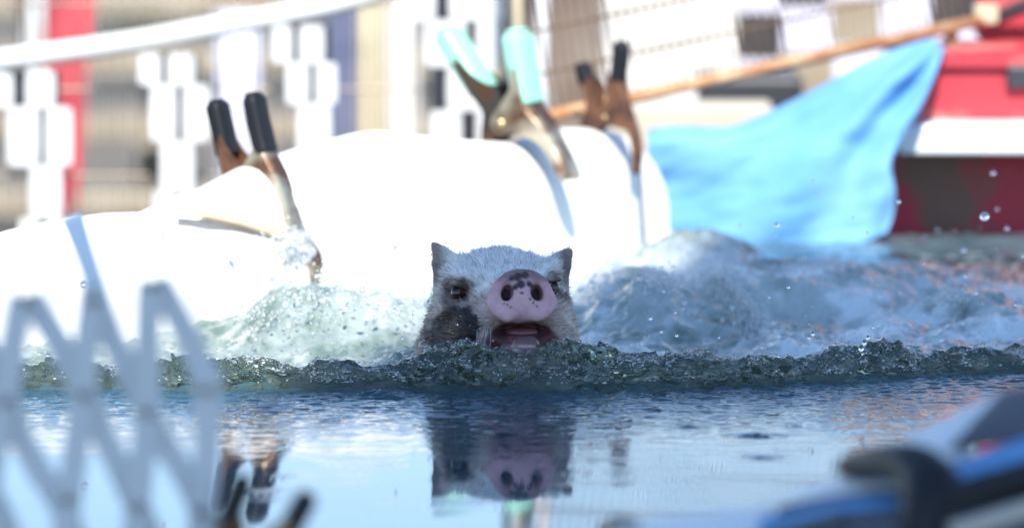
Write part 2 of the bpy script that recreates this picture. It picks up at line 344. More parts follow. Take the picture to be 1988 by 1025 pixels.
# ---- turbulent crest of the bow wave, built in three dimensions
TAB3 = rng.random((64, 64, 64)).astype(np.float32)
def vnoise3(x, y, z):
    xi, yi, zi = [np.floor(a).astype(np.int32) for a in (x, y, z)]; u, v, w = x - xi, y - yi, z - zi
    u, v, w = [a * a * (3 - 2 * a) for a in (u, v, w)]
    def t(i, j, k): return TAB3[(xi + i) & 63, (yi + j) & 63, (zi + k) & 63]
    a = (t(0, 0, 0) * (1 - u) + t(1, 0, 0) * u) * (1 - v) + (t(0, 1, 0) * (1 - u) + t(1, 1, 0) * u) * v
    b_ = (t(0, 0, 1) * (1 - u) + t(1, 0, 1) * u) * (1 - v) + (t(0, 1, 1) * (1 - u) + t(1, 1, 1) * u) * v
    return a * (1 - w) + b_ * w - 0.5
def surface_nets(f, org, h):
    ins = f < 0; nx, ny, nz = f.shape
    c = [ins[i:nx - 1 + i, j:ny - 1 + j, k:nz - 1 + k] for i in (0, 1) for j in (0, 1) for k in (0, 1)]
    cnt = sum(a.astype(np.int8) for a in c); act = (cnt > 0) & (cnt < 8); ids = -np.ones(act.shape, np.int64); ids[act] = np.arange(act.sum())
    I, J, K = np.nonzero(act); S = np.zeros((len(I), 3)); N = np.zeros(len(I))
    off = [(i, j, k) for i in (0, 1) for j in (0, 1) for k in (0, 1)]
    for a in off:
        for ax in range(3):
            if a[ax] == 0:
                b_ = list(a); b_[ax] = 1
                fa = f[I + a[0], J + a[1], K + a[2]]; fb_ = f[I + b_[0], J + b_[1], K + b_[2]]; cr = (fa < 0) != (fb_ < 0)
                t = np.where(cr, fa / np.where(cr, fa - fb_, 1), 0); p = np.tile(np.array(a, float), (len(I), 1)); p[:, ax] += t
                S[cr] += p[cr]; N += cr
    V = (S / N[:, None] + np.stack([I, J, K], 1)) * h + org
    quads = []
    for ax in range(3):
        sl0 = [slice(None)] * 3; sl1 = [slice(None)] * 3; sl0[ax] = slice(0, -1); sl1[ax] = slice(1, None)
        ch = ins[tuple(sl0)] != ins[tuple(sl1)]; i, j, k = np.nonzero(ch); q = np.stack([i, j, k], 1)
        o1, o2 = [(1, 2), (2, 0), (0, 1)][ax]
        g = (q[:, o1] > 0) & (q[:, o2] > 0) & (q[:, o1] < f.shape[o1] - 1) & (q[:, o2] < f.shape[o2] - 1); q = q[g]
        e1 = np.zeros(3, int); e1[o1] = 1; e2 = np.zeros(3, int); e2[o2] = 1
        g4 = [ids[tuple((q - d).T)] for d in (e1 * 0, e1, e1 + e2, e2)]; F4 = np.stack(g4, 1)
        flip = ~ins[q[:, 0], q[:, 1], q[:, 2]]; F4[flip] = F4[flip][:, ::-1]; quads.append(F4)
    return V, np.concatenate(quads)

hv = 0.0017
rx = np.arange(-0.70, 0.70, hv, dtype=np.float32); rs = np.arange(-0.075, 0.095, hv, dtype=np.float32); rz = np.arange(-0.012, 0.082, hv, dtype=np.float32)
yline = ridge_y(rx.astype(float)).astype(np.float32)                      # the grid follows the wave
RX, RS, RZ = np.meshgrid(rx, rs, rz, indexing='ij'); RY = RS + yline[:, None, None]
x2, s2 = np.meshgrid(rx.astype(float), rs.astype(float), indexing='ij'); y2 = s2 + yline[:, None]
pr = np.where(s2 < 0, np.exp(-(np.abs(s2) / 0.019) ** 2.0), np.exp(-(s2 / 0.060) ** 2) * 0.75 + 0.25 * np.exp(-(s2 / 0.3) ** 2))
h2 = ridge_a(x2) * pr + 0.010 * fbm(x2 * 28, y2 * 30, 2, 82)
msk = np.exp(-((s2 - 0.004) / 0.040) ** 4) * (0.35 + 1.0 * sm(-.15, .2, fbm(x2 * 7, y2 * 7, 2, 133)))
h2 = (h2 - 0.004 - 0.012 * (1 - np.exp(-((s2 - .004) / 0.058) ** 6))).astype(np.float32)
grad = np.sqrt(1 + np.gradient(h2, hv, axis=1) ** 2).astype(np.float32)
fr3 = (RZ - h2[:, :, None]) / grad[:, :, None]
n3 = 0.0210 * vnoise3(RX * 38, RY * 46, RZ * 46) - 0.0110 * np.abs(vnoise3(RX * 80 + 9, RY * 95, RZ * 95)) * 2 + 0.0045 + 0.0042 * vnoise3(RX * 150 + 5, RY * 200, RZ * 200) + 0.0005 * vnoise3(RX * 360, RY * 400 + 3, RZ * 400)
fr3 = fr3 - n3 * msk[:, :, None].astype(np.float32)
for _ in range(420):                                                     # bubble domes
    x0 = rng.uniform(-.68, .68); s0 = rng.normal(-.010, .018); r0 = min(.007, rng.gamma(2.4, .0009) + .0012)
    i0 = int((x0 - rx[0]) / hv); j0 = int((s0 - rs[0]) / hv); w0 = int(r0 / hv) + 2
    ia, ib = max(0, i0 - w0), min(len(rx), i0 + w0 + 1); ja, jb = max(0, j0 - w0), min(len(rs), j0 + w0 + 1)
    if ib <= ia or jb <= ja or not (0 <= i0 < len(rx) and 0 <= j0 < len(rs)): continue
    colm = fr3[i0, j0]; kz = np.nonzero(colm < 0)[0]
    if len(kz) == 0: continue
    z0 = rz[kz[-1]] - r0 * .35; sl = (slice(ia, ib), slice(ja, jb))
    q = np.sqrt((RX[sl] - x0) ** 2 + (RS[sl] - s0) ** 2 + (RZ[sl] - z0) ** 2) - r0
    fr3[sl] = np.minimum(fr3[sl], q)
Vr, Qr = surface_nets(fr3, np.array([rx[0], rs[0], rz[0]]), hv)
Vr[:, 1] += ridge_y(Vr[:, 0])
fo = np.clip(.12 * fbm(Vr[:, 0] * 40, Vr[:, 2] * 60 + Vr[:, 1] * 30, 3, 140, .6), 0, .1)
m2 = m.copy(); m2.name = 'bow_wave_water'; m2.node_tree.nodes['Principled BSDF'].inputs['Transmission Weight'].default_value = 0.92
cr_ = [q for q in m2.node_tree.nodes if q.type == 'VALTORGB'][0]; cr_.color_ramp.elements[0].color = (0.30, 0.40, 0.32, 1); cr_.color_ramp.elements[1].color = (0.60, 0.72, 0.62, 1)
m2.node_tree.nodes['Principled BSDF'].inputs['Roughness'].default_value = 0.0
bn_ = m2.node_tree.nodes['Principled BSDF']; at2 = [q for q in m2.node_tree.nodes if q.type == 'ATTRIBUTE' and q.attribute_name == 'foam'][0]
mt2 = m2.node_tree.nodes.new('ShaderNodeMapRange'); mt2.inputs[1].default_value = 0.0; mt2.inputs[2].default_value = 0.8; mt2.inputs[3].default_value = 0.94; mt2.inputs[4].default_value = 0.05
m2.node_tree.links.new(at2.outputs['Fac'], mt2.inputs[0]); m2.node_tree.links.new(mt2.outputs[0], bn_.inputs['Transmission Weight'])
mxf = [q for q in m2.node_tree.nodes if q.type == 'MIX' and abs(q.inputs[7].default_value[0] - 0.64) < .01][0]; mxf.inputs[7].default_value = (0.80, 0.84, 0.84, 1)
for q in [q for q in m2.node_tree.nodes if q.type == 'MIX' and q is not mxf]: q.inputs[7].default_value = (0.52, 0.62, 0.54, 1)
bow = fast_mesh('bow_wave', Vr, Qr, m2, water, colattr={'foam': fo})

# ---- glassy water for drops and bubbles
m, n, b = new_mat('water_drop'); n.nodes.remove(b); gl = n.nodes.new('ShaderNodeBsdfGlass'); gl.inputs['IOR'].default_value = 1.333; gl.inputs['Roughness'].default_value = 0.0
gl.inputs['Color'].default_value = (0.97, 0.985, 1, 1); n.links.new(gl.outputs[0], n.nodes['Material Output'].inputs['Surface']); M['drop'] = m
m, n, b = new_mat('bubble_film'); n.nodes.remove(b)
tr = n.nodes.new('ShaderNodeBsdfTransparent'); gs = n.nodes.new('ShaderNodeBsdfGlossy'); gs.inputs['Roughness'].default_value = 0.02; fr = n.nodes.new('ShaderNodeFresnel'); ge = n.nodes.new('ShaderNodeNewGeometry'); mi = n.nodes.new('ShaderNodeMapRange'); mi.inputs[3].default_value = 1.6; mi.inputs[4].default_value = 1 / 1.6; n.links.new(ge.outputs['Backfacing'], mi.inputs[0]); n.links.new(mi.outputs[0], fr.inputs['IOR'])
mx = n.nodes.new('ShaderNodeMixShader'); n.links.new(fr.outputs[0], mx.inputs[0]); n.links.new(tr.outputs[0], mx.inputs[1]); n.links.new(gs.outputs[0], mx.inputs[2]); n.links.new(mx.outputs[0], n.nodes['Material Output'].inputs['Surface']); M['film'] = m
M['spray'] = mat('spray_and_glints', (0.80, 0.83, 0.84), 0.15, vary=0.05, trans=0.5)

# ---- pool walls
wl = MB()
P = []
for px in np.linspace(-1500, 1330, 60):
    q = wall_xy(min(px, 1280)) if px <= 1280 else wall_xy(1280) + np.array([(px - 1280) / F_PX * 9.6, (px - 1280) / F_PX * 9])
    a = q + WN * -0.055; b2 = q + WN * -0.085
    P.append([(a[0], a[1], GZ), (a[0], a[1], 0.09), (b2[0], b2[1], 0.09), (b2[0], b2[1], GZ)])
wl.grid(P)
o = wl.build('pool_wall', M['wallm']); tag(o, 'low steel pool side wall under the white tarpaulins', 'wall')
e0 = wall_xy(1280)
o = MB().box(((e0[0] + 1.6), 9.70, (GZ - 0.015) / 2), (2.9, 0.03, -0.015 - GZ)).build('pool_wall', M['wallm']); tag(o, 'steel pool end wall behind the blue tarpaulin', 'wall')
o = MB().box((0, 5.97, (GZ + 0.03) / 2), (6.0, 0.06, 0.03 - GZ), bevel=0.01).build('pool_wall', M['wallm']); tag(o, 'low steel pool rim carrying the white plastic trellis', 'wall')

# ================================================================== TARPAULINS
o = MB().grid(tarp_sheet('b', [340, 400, 430, 480, 550, 620, 700, 760, 800, 840, 930, 1000, 1060, 1085, 1110, 1160, 1200, 1240, 1262, 1278],
                         [425, 392, 378, 362, 322, 298, 272, 258, 253, 258, 268, 273, 276, 272, 254, 249, 248, 252, 262, 285], 0.0, seed=3, n_s=140)).build('tarpaulin', M['tarp'], smooth=True, solid=0.0015, subsurf=1)
tag(o, 'long white tarpaulin over the pool wall under the mint-handled clamp', 'tarpaulin')
LA = MB().grid(tarp_sheet('a', [-1500, -420, -200, 0, 80, 150, 250, 330, 400, 470, 520, 560], [1080, 620, 540, 470, 444, 428, 414, 412, 420, 432, 446, 462], 0.020, seed=9, n_s=190)).build('tarpaulin', M['tarp'], smooth=True, solid=0.0015, subsurf=1)
tag(LA, 'lower white tarpaulin draped left of the black-handled clamp, painted tan shade band on top', 'tarpaulin')
# tan band along the lower sheet's crest, painting in the shaded overlap
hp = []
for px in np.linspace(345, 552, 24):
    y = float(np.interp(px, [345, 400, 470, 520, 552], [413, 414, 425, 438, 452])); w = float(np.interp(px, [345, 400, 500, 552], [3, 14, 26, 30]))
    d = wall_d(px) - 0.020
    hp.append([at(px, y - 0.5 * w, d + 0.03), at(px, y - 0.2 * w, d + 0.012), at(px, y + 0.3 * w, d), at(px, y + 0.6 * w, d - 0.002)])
tan_shade = MB().grid(hp).build('tan_shade', M['tan_shade'], LA, smooth=True, solid=0.002)

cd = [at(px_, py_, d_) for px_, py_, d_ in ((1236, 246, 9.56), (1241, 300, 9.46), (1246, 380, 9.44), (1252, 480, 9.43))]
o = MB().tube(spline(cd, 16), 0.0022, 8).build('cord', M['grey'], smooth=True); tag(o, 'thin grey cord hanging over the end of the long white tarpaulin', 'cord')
# blue tarpaulin on the end wall
TOP = spline([(1258, 250), (1330, 243), (1410, 246), (1480, 222), (1600, 163), (1700, 110), (1775, 82), (1812, 76), (1834, 92)], 60)
BOT = spline([(1256, 505), (1400, 505), (1560, 500), (1660, 480), (1722, 452)], 60)
RGT = spline([(1834, 92), (1815, 150), (1785, 215), (1752, 268), (1730, 318), (1738, 370), (1734, 420), (1722, 452)], 30)
P = []
for i in range(60):
    u = i / 59; row = []
    for j in range(30):
        v = j / 29
        l = np.array([1258 + (1256 - 1258) * v, 250 + (505 - 250) * v]); r = RGT[j]
        c = (1 - v) * TOP[i] + v * BOT[i] + (1 - u) * l + u * r - ((1 - u) * (1 - v) * TOP[0] + u * (1 - v) * TOP[-1] + (1 - u) * v * BOT[0] + u * v * BOT[-1])
        ang = math.atan2(c[1] - 60, 1850 - c[0]); dist = math.hypot(c[1] - 60, 1850 - c[0]) / 300
        fold = 0.016 * math.sin(ang * 15 + 2.2 * float(vnoise(dist * 2, ang * 3, 4))) * math.exp(-dist * 0.45) * min(1, dist * 2.5) + 0.013 * float(fbm(np.array(c[0] / 150), np.array(c[1] / 45 + c[0] / 260), 3, 8))
        edge = min(u, 1 - u, v * 1.5) * 8; edge = min(1, edge + 0.35)
        belly = -0.03 * math.sin(math.pi * v) * u
        yy = 9.62 + 0.10 * (1 - v) * u + belly + fold * edge + 0.05 * max(0, 0.10 - v) / 0.10
        row.append(at(c[0], c[1], yy))
    # roll the top over to the back
    P.append([row[0] + Vector((0.01, 0.10, -0.10)), row[0] + Vector((0.004, 0.05, -0.025)), row[0] + Vector((0, 0.02, -0.004))] + row)
o = MB().grid(P).build('tarpaulin', M['blue'], smooth=True, solid=0.0015, subsurf=1); tag(o, 'bright blue tarpaulin pulled up to a point beside the red trailer', 'tarpaulin')

# ================================================================== RED TRAILER
def pbox(mb, x0, y0, x1, y1, Yf, depth, bevel=0.004):
    a = at(x0, y0, Yf); c = at(x1, y1, Yf)
    mb.box(((a.x + c.x) / 2, Yf + depth / 2, (a.z + c.z) / 2), (abs(c.x - a.x), depth, abs(a.z - c.z)), bevel=bevel); return mb
ZG = GZ
tr_ = empty('trailer', (0.95, 10.0, GZ)); tag(tr_, 'scuffed red metal trailer with a white rail at the end of the pool', 'trailer')
p = pbox(MB(), 1772, 132, 2700, 262, 9.80, 0.30).build('side_panel', M['red'], tr_); tag(p, 'bright scuffed red upper panel')
p = pbox(MB(), 1715, 285, 2700, 520, 9.86, 0.24).build('lower_panel', M['redlow'], tr_); tag(p, 'dark red lower panel with brown rust patches')
pbox(MB(), 1742, 243, 2720, 301, 9.72, 0.10, 0.006).build('rail', M['white'], tr_)
b0 = MB(); a = at(1822, 128, 9.79); c = at(1822, 82, 10.02)
b0.grid([[(a.x, a.y, a.z), (c.x, c.y, c.z)], [(a.x + .9, a.y, a.z), (c.x + .9, c.y, c.z)]]); b0.build('deck', M['red'], tr_, solid=0.006)
pbox(MB(), 1955, 128, 2010, 172, 9.785, 0.03).build('bracket', M['dark'], tr_)
pbox(MB(), 1765, 126, 2700, 133, 9.795, 0.02, 0.001).build('edge_strip', M['dark'], tr_)
pbox(MB(), 1900, -60, 2700, 84, 10.04, 0.12, 0.01).build('box_front', M['red'], tr_)
pbox(MB(), 1655, -420, 2700, -130, 10.30, 0.03, 0.004).build('headboard', M['rail'], tr_)
for q_ in (1960, 2300, 2650): pbox(MB(), q_, -420, q_ + 60, 100, 10.26, 0.04, 0.004).build('stake', M['rail'], tr_)
bb = MB(); bb.tube([at(1925, 40, 10.02), at(1990, 12, 10.0), at(2100, -30, 9.98)], 0.010); bb.build('strap', M['dark'], tr_)
pbox(MB(), 1700, 452, 2700, 700, 9.90, 0.10).build('chassis', M['dark'], tr_)
wb = MB()
for sx in (0.62, 1.15):
    wb = MB()
    ring = [Vector((sx + 0.10 + 0.0, 10.06, GZ + 0.16)) + Vector((math.cos(t) * 0.11, 0, math.sin(t) * 0.11)) for t in np.linspace(0, 2 * math.pi, 25)]
    wb.tube(ring, 0.05, 10); wb.build('wheel', M['black'], tr_, smooth=True)

# ================================================================== SPRING CLAMPS
def clamp(name, label, px0, Lpx, Rpx, gripL, gripR, d0, w, fl, mg, mL, mR, pivot, udir=(0.83, -0.55), pad=None, flat=0.0):
    u = Vector((udir[0], udir[1], 0)).normalized(); nrm = Vector((-u.y, u.x, 0))
    p0 = at(pivot[0], pivot[1], d0)
    root = empty(name, (p0.x, p0.y, p0.z)); tag(root, label, 'clamp')
    def lever(pix, side, m_, ng, mname, tip_w=1.0):
        pts = [on_plane(a, b_, p0, nrm) for a, b_ in pix]; n_ = 4 * len(pts)
        sp = spline(pts, n_); mb = MB(); Pm = []; k_g = int(round((ng - 1) / (len(pts) - 1) * (n_ - 1)))
        for i in range(n_):
            p = Vector(sp[i]); t = Vector(sp[min(i + 1, n_ - 1)] - sp[max(i - 1, 0)]).normalized()
            out = t.cross(nrm).normalized()
            if out.dot(u) * side < 0: out = -out
            s = i / (n_ - 1); wd = w * (0.78 + 0.22 * math.sin(math.pi * min(1, s * 1.5))) * (1 if s < .8 else 1 + (tip_w - 1) * (s - .8) / .2)
            dp = fl * (0.55 + 0.9 * math.exp(-((s - .42) / .13) ** 2)) * (1 if s < .85 else max(0.55, 1 - (s - .85) / .30))
            q = p + out * (fl * .35)
            c = 0.16 * wd
            Pm.append([q - out * dp - nrm * wd / 2, q - out * c * .6 - nrm * wd / 2, q - nrm * (wd / 2 - c), q + nrm * (wd / 2 - c), q - out * c * .6 + nrm * wd / 2, q - out * dp + nrm * wd / 2])
        mb.grid(Pm); o = mb.build(mname, m_, root, smooth=False, solid=0.0022, bevel=0.0006)
        # vinyl grip: closed rounded sleeve round the handle
        gm = MB(); rows = []
        for i in range(0, k_g + 1):
            p = Vector(sp[i]); t = Vector(sp[min(i + 1, n_ - 1)] - sp[max(i - 1, 0)]).normalized(); out = t.cross(nrm).normalized()
            if out.dot(u) * side < 0: out = -out
            e = 0.0 if i else 1.0; k = 1.0 - 0.35 * e
            hw = (w * 0.86 / 2 + 0.003) * k; a = (fl * .35 + 0.004) ; b_ = -(fl * .45 + 0.002)
            if e: a *= .5; b_ *= .5
            loop = []
            for q in range(16):
                th = 2 * math.pi * q / 16; cs, sn = math.cos(th), math.sin(th)
                cx_ = math.copysign(abs(cs) ** .5, cs); sy_ = math.copysign(abs(sn) ** .5, sn)
                loop.append(p + nrm * (hw * cx_) + out * ((a + b_) / 2 + (a - b_) / 2 * sy_))
            if i == 0: loop = [v - t * 0.004 for v in loop]
            rows.append(loop)
        vs = [v for r_ in rows for v in r_]; fs = []
        for i in range(len(rows) - 1):
            for q in range(16): fs.append((i * 16 + q, i * 16 + (q + 1) % 16, (i + 1) * 16 + (q + 1) % 16, (i + 1) * 16 + q))
        fs.append(tuple(range(15, -1, -1))); fs.append(tuple(range((len(rows) - 1) * 16, len(rows) * 16)))
        gm.add(vs, fs); gm.build('grip', mg, o, smooth=True, bevel=0.001)
        return sp
    spR = lever(Rpx, 1, mR, gripR, 'jaw_arm'); spL = lever(Lpx, -1, mL, gripL, 'jaw_arm')
    # hinge ears reaching from each arm to the pin
    for sp, m_, off in ((spR, mR, 0.47), (spL, mL, 0.40)):
        dd = [(Vector(p) - p0).length for p in sp]; k = int(np.argmin(dd)); a = Vector(sp[max(k - 4, 0)]); c = Vector(sp[min(k + 4, len(sp) - 1)])
        for s in (-1, 1):
            o_ = nrm * (s * w * off); mb = MB()
            ctr = [p0 + Vector((0, 0, 0)) + (u * math.cos(t) + Vector((0, 0, 1)) * math.sin(t)) * (fl * 0.55) for t in np.linspace(0, 2 * math.pi, 13)[:-1]]
            pts = [a, c] + ctr; hull = bmesh.new()
            for p in pts:
                for z in (-0.001, 0.001): hull.verts.new(p + o_ + nrm * z)
            r_ = bmesh.ops.convex_hull(hull, input=hull.verts); 
            for v in [e_ for e_ in r_['geom_interior'] + r_['geom_unused'] if isinstance(e_, bmesh.types.BMVert)]:
                if v.is_valid and not v.link_faces: hull.verts.remove(v)
            hull.verts.index_update(); mb.add([v.co.copy() for v in hull.verts], [[v.index for v in f.verts] for f in hull.faces]); hull.free()
            mb.build('hinge_plate', m_, root)
    MB().tube([p0 - nrm * w * .56, p0 + nrm * w * .56], fl * 0.22, 10).build('pivot_pin', M['gold'], root, smooth=True)
    co = [p0 + nrm * (-w * .33 + w * .66 * t / 80) + (u * math.cos(t * .6) + Vector((0, 0, 1)) * math.sin(t * .6)) * fl * .36 for t in range(81)]
    MB().tube(co, 0.0013, 6).build('spring', M['darksteel'], root, smooth=True)
    if pad:
        MB().tube([on_plane(a, b_, p0 - u * 0.003, nrm) for a, b_ in pad], [0.010, 0.012, 0.010], 10).build('jaw_pad', M['tan_shade'], root, smooth=True)
    return root
clamp('spring_clamp', 'spring clamp with black grips and brassy jaw, splashed, on lower white tarpaulin', 480,
      [(421, 200), (431, 245), (443, 300), (452, 340), (449, 380), (452, 430), (462, 480)],
      [(492, 186), (503, 240), (517, 295), (541, 345), (560, 405), (578, 458), (602, 488), (610, 520), (600, 560), (584, 588)], 3, 3, 8.79, 0.029, 0.018, M['black'], M['rust'], M['rustmix'], (487, 348), pad=[(592, 560), (584, 578), (578, 592)])
clamp('spring_clamp', 'large spring clamp with mint green grips on the white tarpaulin crest', 1000,
      [(868, 62), (900, 115), (940, 178), (962, 215), (958, 262), (962, 320), (985, 370)],
      [(1004, 62), (1014, 130), (1028, 205), (1056, 245), (1080, 290), (1100, 330), (1104, 350)], 3, 3, 9.25, 0.044, 0.026, M['mint'], M['darksteel'], M['rustmix'], (990, 238))
clamp('spring_clamp', 'rusty spring clamp with dark grips beside the blue tarpaulin', 1190,
      [(1131, 128), (1135, 142), (1141, 160), (1150, 195), (1146, 245), (1150, 300), (1165, 340)],
      [(1206, 86), (1204, 120), (1201, 158), (1216, 215), (1232, 265), (1236, 305), (1230, 335)], 3, 3, 9.46, 0.017, 0.016, M['black'], M['rust'], M['rust'], (1180, 228))
clamp('spring_clamp', 'black-gripped spring clamp in front of the trellis on the near rim', 500,
      [(474, 928), (458, 970), (442, 1015), (440, 1060), (455, 1110), (470, 1150)],
      [(596, 962), (575, 1000), (552, 1045), (530, 1085), (520, 1120), (505, 1150)], 3, 3, 5.98, 0.020, 0.013, M['black'], M['rust'], M['gold'], (492, 1085), udir=(0.95, 0.31))

# ================================================================== TRELLIS IN FRONT
tl = empty('trellis', (-0.35, 6.0, 0.03)); tag(tl, 'white plastic diamond trellis standing on the near pool rim', 'trellis')
def zpt(a, b_): return (a * 0.6094, 400 + b_ * 0.6098)
def slat(pts, Y0, wmm=0.021, lean=None):
    sp = spline([zpt(*p) for p in pts], 14); rows = []
    for i, (a, b_) in enumerate(sp):
        yy = Y0 if lean is None else Y0 + lean[0] + (lean[1] - lean[0]) * (1 - i / 13) ** 1.5
        p = at(a, b_, yy); q = sp[min(i + 1, 13)] - sp[max(i - 1, 0)]; nn = Vector((q[1], 0, q[0])).normalized() * (wmm / 2) * (yy / 6.0)
        t = 0.0025
        rows.append([p - nn + Vector((0, -t, 0)), p + nn + Vector((0, -t, 0)), p + nn + Vector((0, t, 0)), p - nn + Vector((0, t, 0)), p - nn + Vector((0, -t, 0))])
    mb = MB().grid(rows); k = len(mb.v); mb.f.append((0, 1, 2, 3)); mb.f.append((k - 5, k - 4, k - 3, k - 2)); return mb.build('slat', M['lattice'], tl)
for pts in ([(72, 285), (40, 450), (15, 620), (-30, 850), (-60, 1150)], [(300, 240), (275, 450), (258, 650), (225, 900), (190, 1180)], [(478, 235), (470, 450), (468, 680), (440, 930), (420, 1180)], [(662, 520), (662, 680), (655, 850), (640, 1000), (630, 1180)], [(-150, 290), (-180, 500), (-200, 800), (-210, 1150)]):
    slat(pts, 6.0)
for pts in ([(95, 285), (190, 440), (270, 600), (345, 760), (440, 960), (530, 1180)], [(305, 330), (360, 430), (420, 545), (490, 700), (560, 810), (640, 960), (700, 1180)], [(500, 235), (570, 360), (620, 460), (662, 590)], [(-120, 300), (-20, 530), (60, 720), (130, 850), (200, 960), (280, 1180)], [(-150, 640), (-60, 860), (20, 1020), (80, 1180)]):
    slat(pts, 6.007)
for q in ((268, 600), (468, 655), (662, 585), (86, 300), (302, 300), (490, 250), (218, 930), (440, 955), (640, 970), (20, 620)):
    c_ = at(*zpt(*q), 6.0); MB().tube([c_ + Vector((0, -.006, 0)), c_ + Vector((0, -.0045, 0)), c_ + Vector((0, .012, 0))], [.003, .0045, .0045], 10).build('rivet', M['greywire'], tl, smooth=True)
slat([(228, 30), (256, 110), (290, 210), (330, 330), (370, 430)], 6.007, 0.0165, lean=(0.0, 1.15))

# ================================================================== NEAR RIM, RIGHT: FOLDED SHEETS AND HOSE
def ribbon(name, m, top, Yb, depth, drop=0.0, th=0.002, label=None, cat=None, parent=None, fold=0.0):
    """a cloth layer: 'top' is the outline of its edge; it runs back by depth"""
    sp = spline(top, 36); P = []
    for i, (a, b_) in enumerate(sp):
        p = at(a, b_, Yb); f = fold * math.sin(i * 0.7)
        P.append([p + Vector((0, -depth, -drop - .3 * f)), p + Vector((0, -depth * .6, -drop * .55 + .2 * f)), p + Vector((0, -depth * .25, -drop * .2)), p, p + Vector((0, 0.012, -0.008)), p + Vector((0, 0.016, -0.06))])
    o = MB().grid(P).build(name, m, parent, smooth=True, solid=th)
    if label: tag(o, label, cat)
    return o
fb = empty('tarpaulin', (0.32, 6.02, 0.03)); tag(fb, 'folded tarpaulin bunched on the near rim, blue layers between white ones', 'tarpaulin')
def patch(name, m, quad, th=0.003, n_=12, bulge=0.0):
    (a, ya), (b_, yb), (c, yc), (d, yd) = quad; P = []
    for i in range(n_):
        u = i / (n_ - 1); row = []
        for j in range(n_):
            v = j / (n_ - 1)
            q = np.array(a) * (1 - u) * (1 - v) + np.array(b_) * u * (1 - v) + np.array(c) * u * v + np.array(d) * (1 - u) * v
            yy = ya * (1 - u) * (1 - v) + yb * u * (1 - v) + yc * u * v + yd * (1 - u) * v
            row.append(at(q[0], q[1] - bulge * math.sin(math.pi * u) * (1 - v), yy - 0.015 * math.sin(math.pi * v)))
        P.append(row)
    return MB().grid(P).build(name, m, fb, smooth=True, solid=th)
p = patch('white_flap', M['tarp'], (((1660, 912), 6.16), ((1952, 758), 6.26), ((1835, 960), 6.05), ((1700, 985), 6.02)), bulge=6)
patch('grey_flap', M['grey'], (((1948, 760), 6.25), ((2160, 745), 6.25), ((2160, 830), 6.10), ((1842, 872), 6.08)), bulge=4)
patch('blue_layer', M['blue'], (((1838, 905), 6.07), ((2160, 800), 6.09), ((2160, 850), 6.00), ((1822, 955), 6.00)), bulge=3)
patch('grey_layer', M['grey'], (((1830, 945), 6.00), ((2160, 850), 6.02), ((2160, 905), 5.95), ((1835, 990), 5.95)), bulge=3)
patch('dark_band', M['dark'], (((1830, 975), 5.96), ((2160, 895), 5.97), ((2160, 940), 5.90), ((1835, 1020), 5.90)), bulge=3)
patch('canvas_layer', M['beige'], (((1836, 1010), 5.92), ((2160, 915), 5.93), ((2160, 950), 5.88), ((1850, 1050), 5.88)), bulge=3)
patch('grey_layer', M['grey'], (((1836, 1040), 5.90), ((2160, 940), 5.90), ((2160, 1080), 5.84), ((1846, 1130), 5.84)), bulge=2)
# second fold
patch('white_flap', M['tarp'], (((1462, 1012), 6.12), ((1760, 940), 6.06), ((1766, 985), 6.02), ((1500, 1025), 6.02)), bulge=38)
patch('dark_band', M['dark'], (((1510, 985), 6.02), ((1752, 950), 6.015), ((1752, 985), 6.0), ((1505, 1010), 6.0)), bulge=6)  # dark sheet put in as the shaded gap under the white fold
patch('blue_layer', M['blue'], (((1478, 1008), 6.01), ((1758, 962), 6.005), ((1756, 998), 5.97), ((1470, 1045), 5.97)), bulge=14)
patch('dark_band', M['dark'], (((1465, 1040), 5.97), ((1640, 990), 5.965), ((1640, 1040), 5.93), ((1450, 1080), 5.93)), bulge=2)
patch('grey_layer', M['grey'], (((1615, 1000), 5.962), ((1756, 985), 5.96), ((1756, 1100), 5.90), ((1600, 1100), 5.90)), bulge=2)
patch('white_flap', M['tarp'], (((1190, 1024), 6.13), ((1500, 985), 6.12), ((1480, 1060), 5.98), ((1200, 1060), 5.98)), bulge=2)
hs = empty('hose', (0.33, 6.0, 0.05)); tag(hs, 'thick black rubber hose arched over the folded tarpaulin', 'hose')
hp = [at(a, b_, y) for a, b_, y in ((1628, 908, 6.11), (1665, 902, 6.08), (1720, 898, 6.03), (1770, 906, 5.99), (1805, 940, 5.96), (1812, 985, 5.94), (1800, 1060, 5.93), (1795, 1130, 5.93))]
MB().tube(spline(hp, 40), list(np.interp(np.linspace(0, 1, 40), [0, .12, .4, .6, 1], [.005, .011, .019, .026, .028])), 14).build('hose_body', M['black'], hs, smooth=True)
hp = [at(a, b_, y) for a, b_, y in ((1790, 935, 5.97), (1850, 975, 5.93), (1920, 950, 5.92), (2060, 905, 5.92))]
MB().tube(spline(hp, 24), list(np.linspace(.019, .013, 24)), 12).build('hose_branch', M['black'], hs, smooth=True)
o = MB().tube([at(1165, 1030, 6.14), at(1195, 1016, 6.12), at(1225, 1022, 6.1), at(1260, 1045, 6.08)], [0.004, 0.007, 0.007, 0.005], 10).build('strap', M['darksteel'], smooth=True); tag(o, 'short dark strap end on the near pool rim', 'strap')

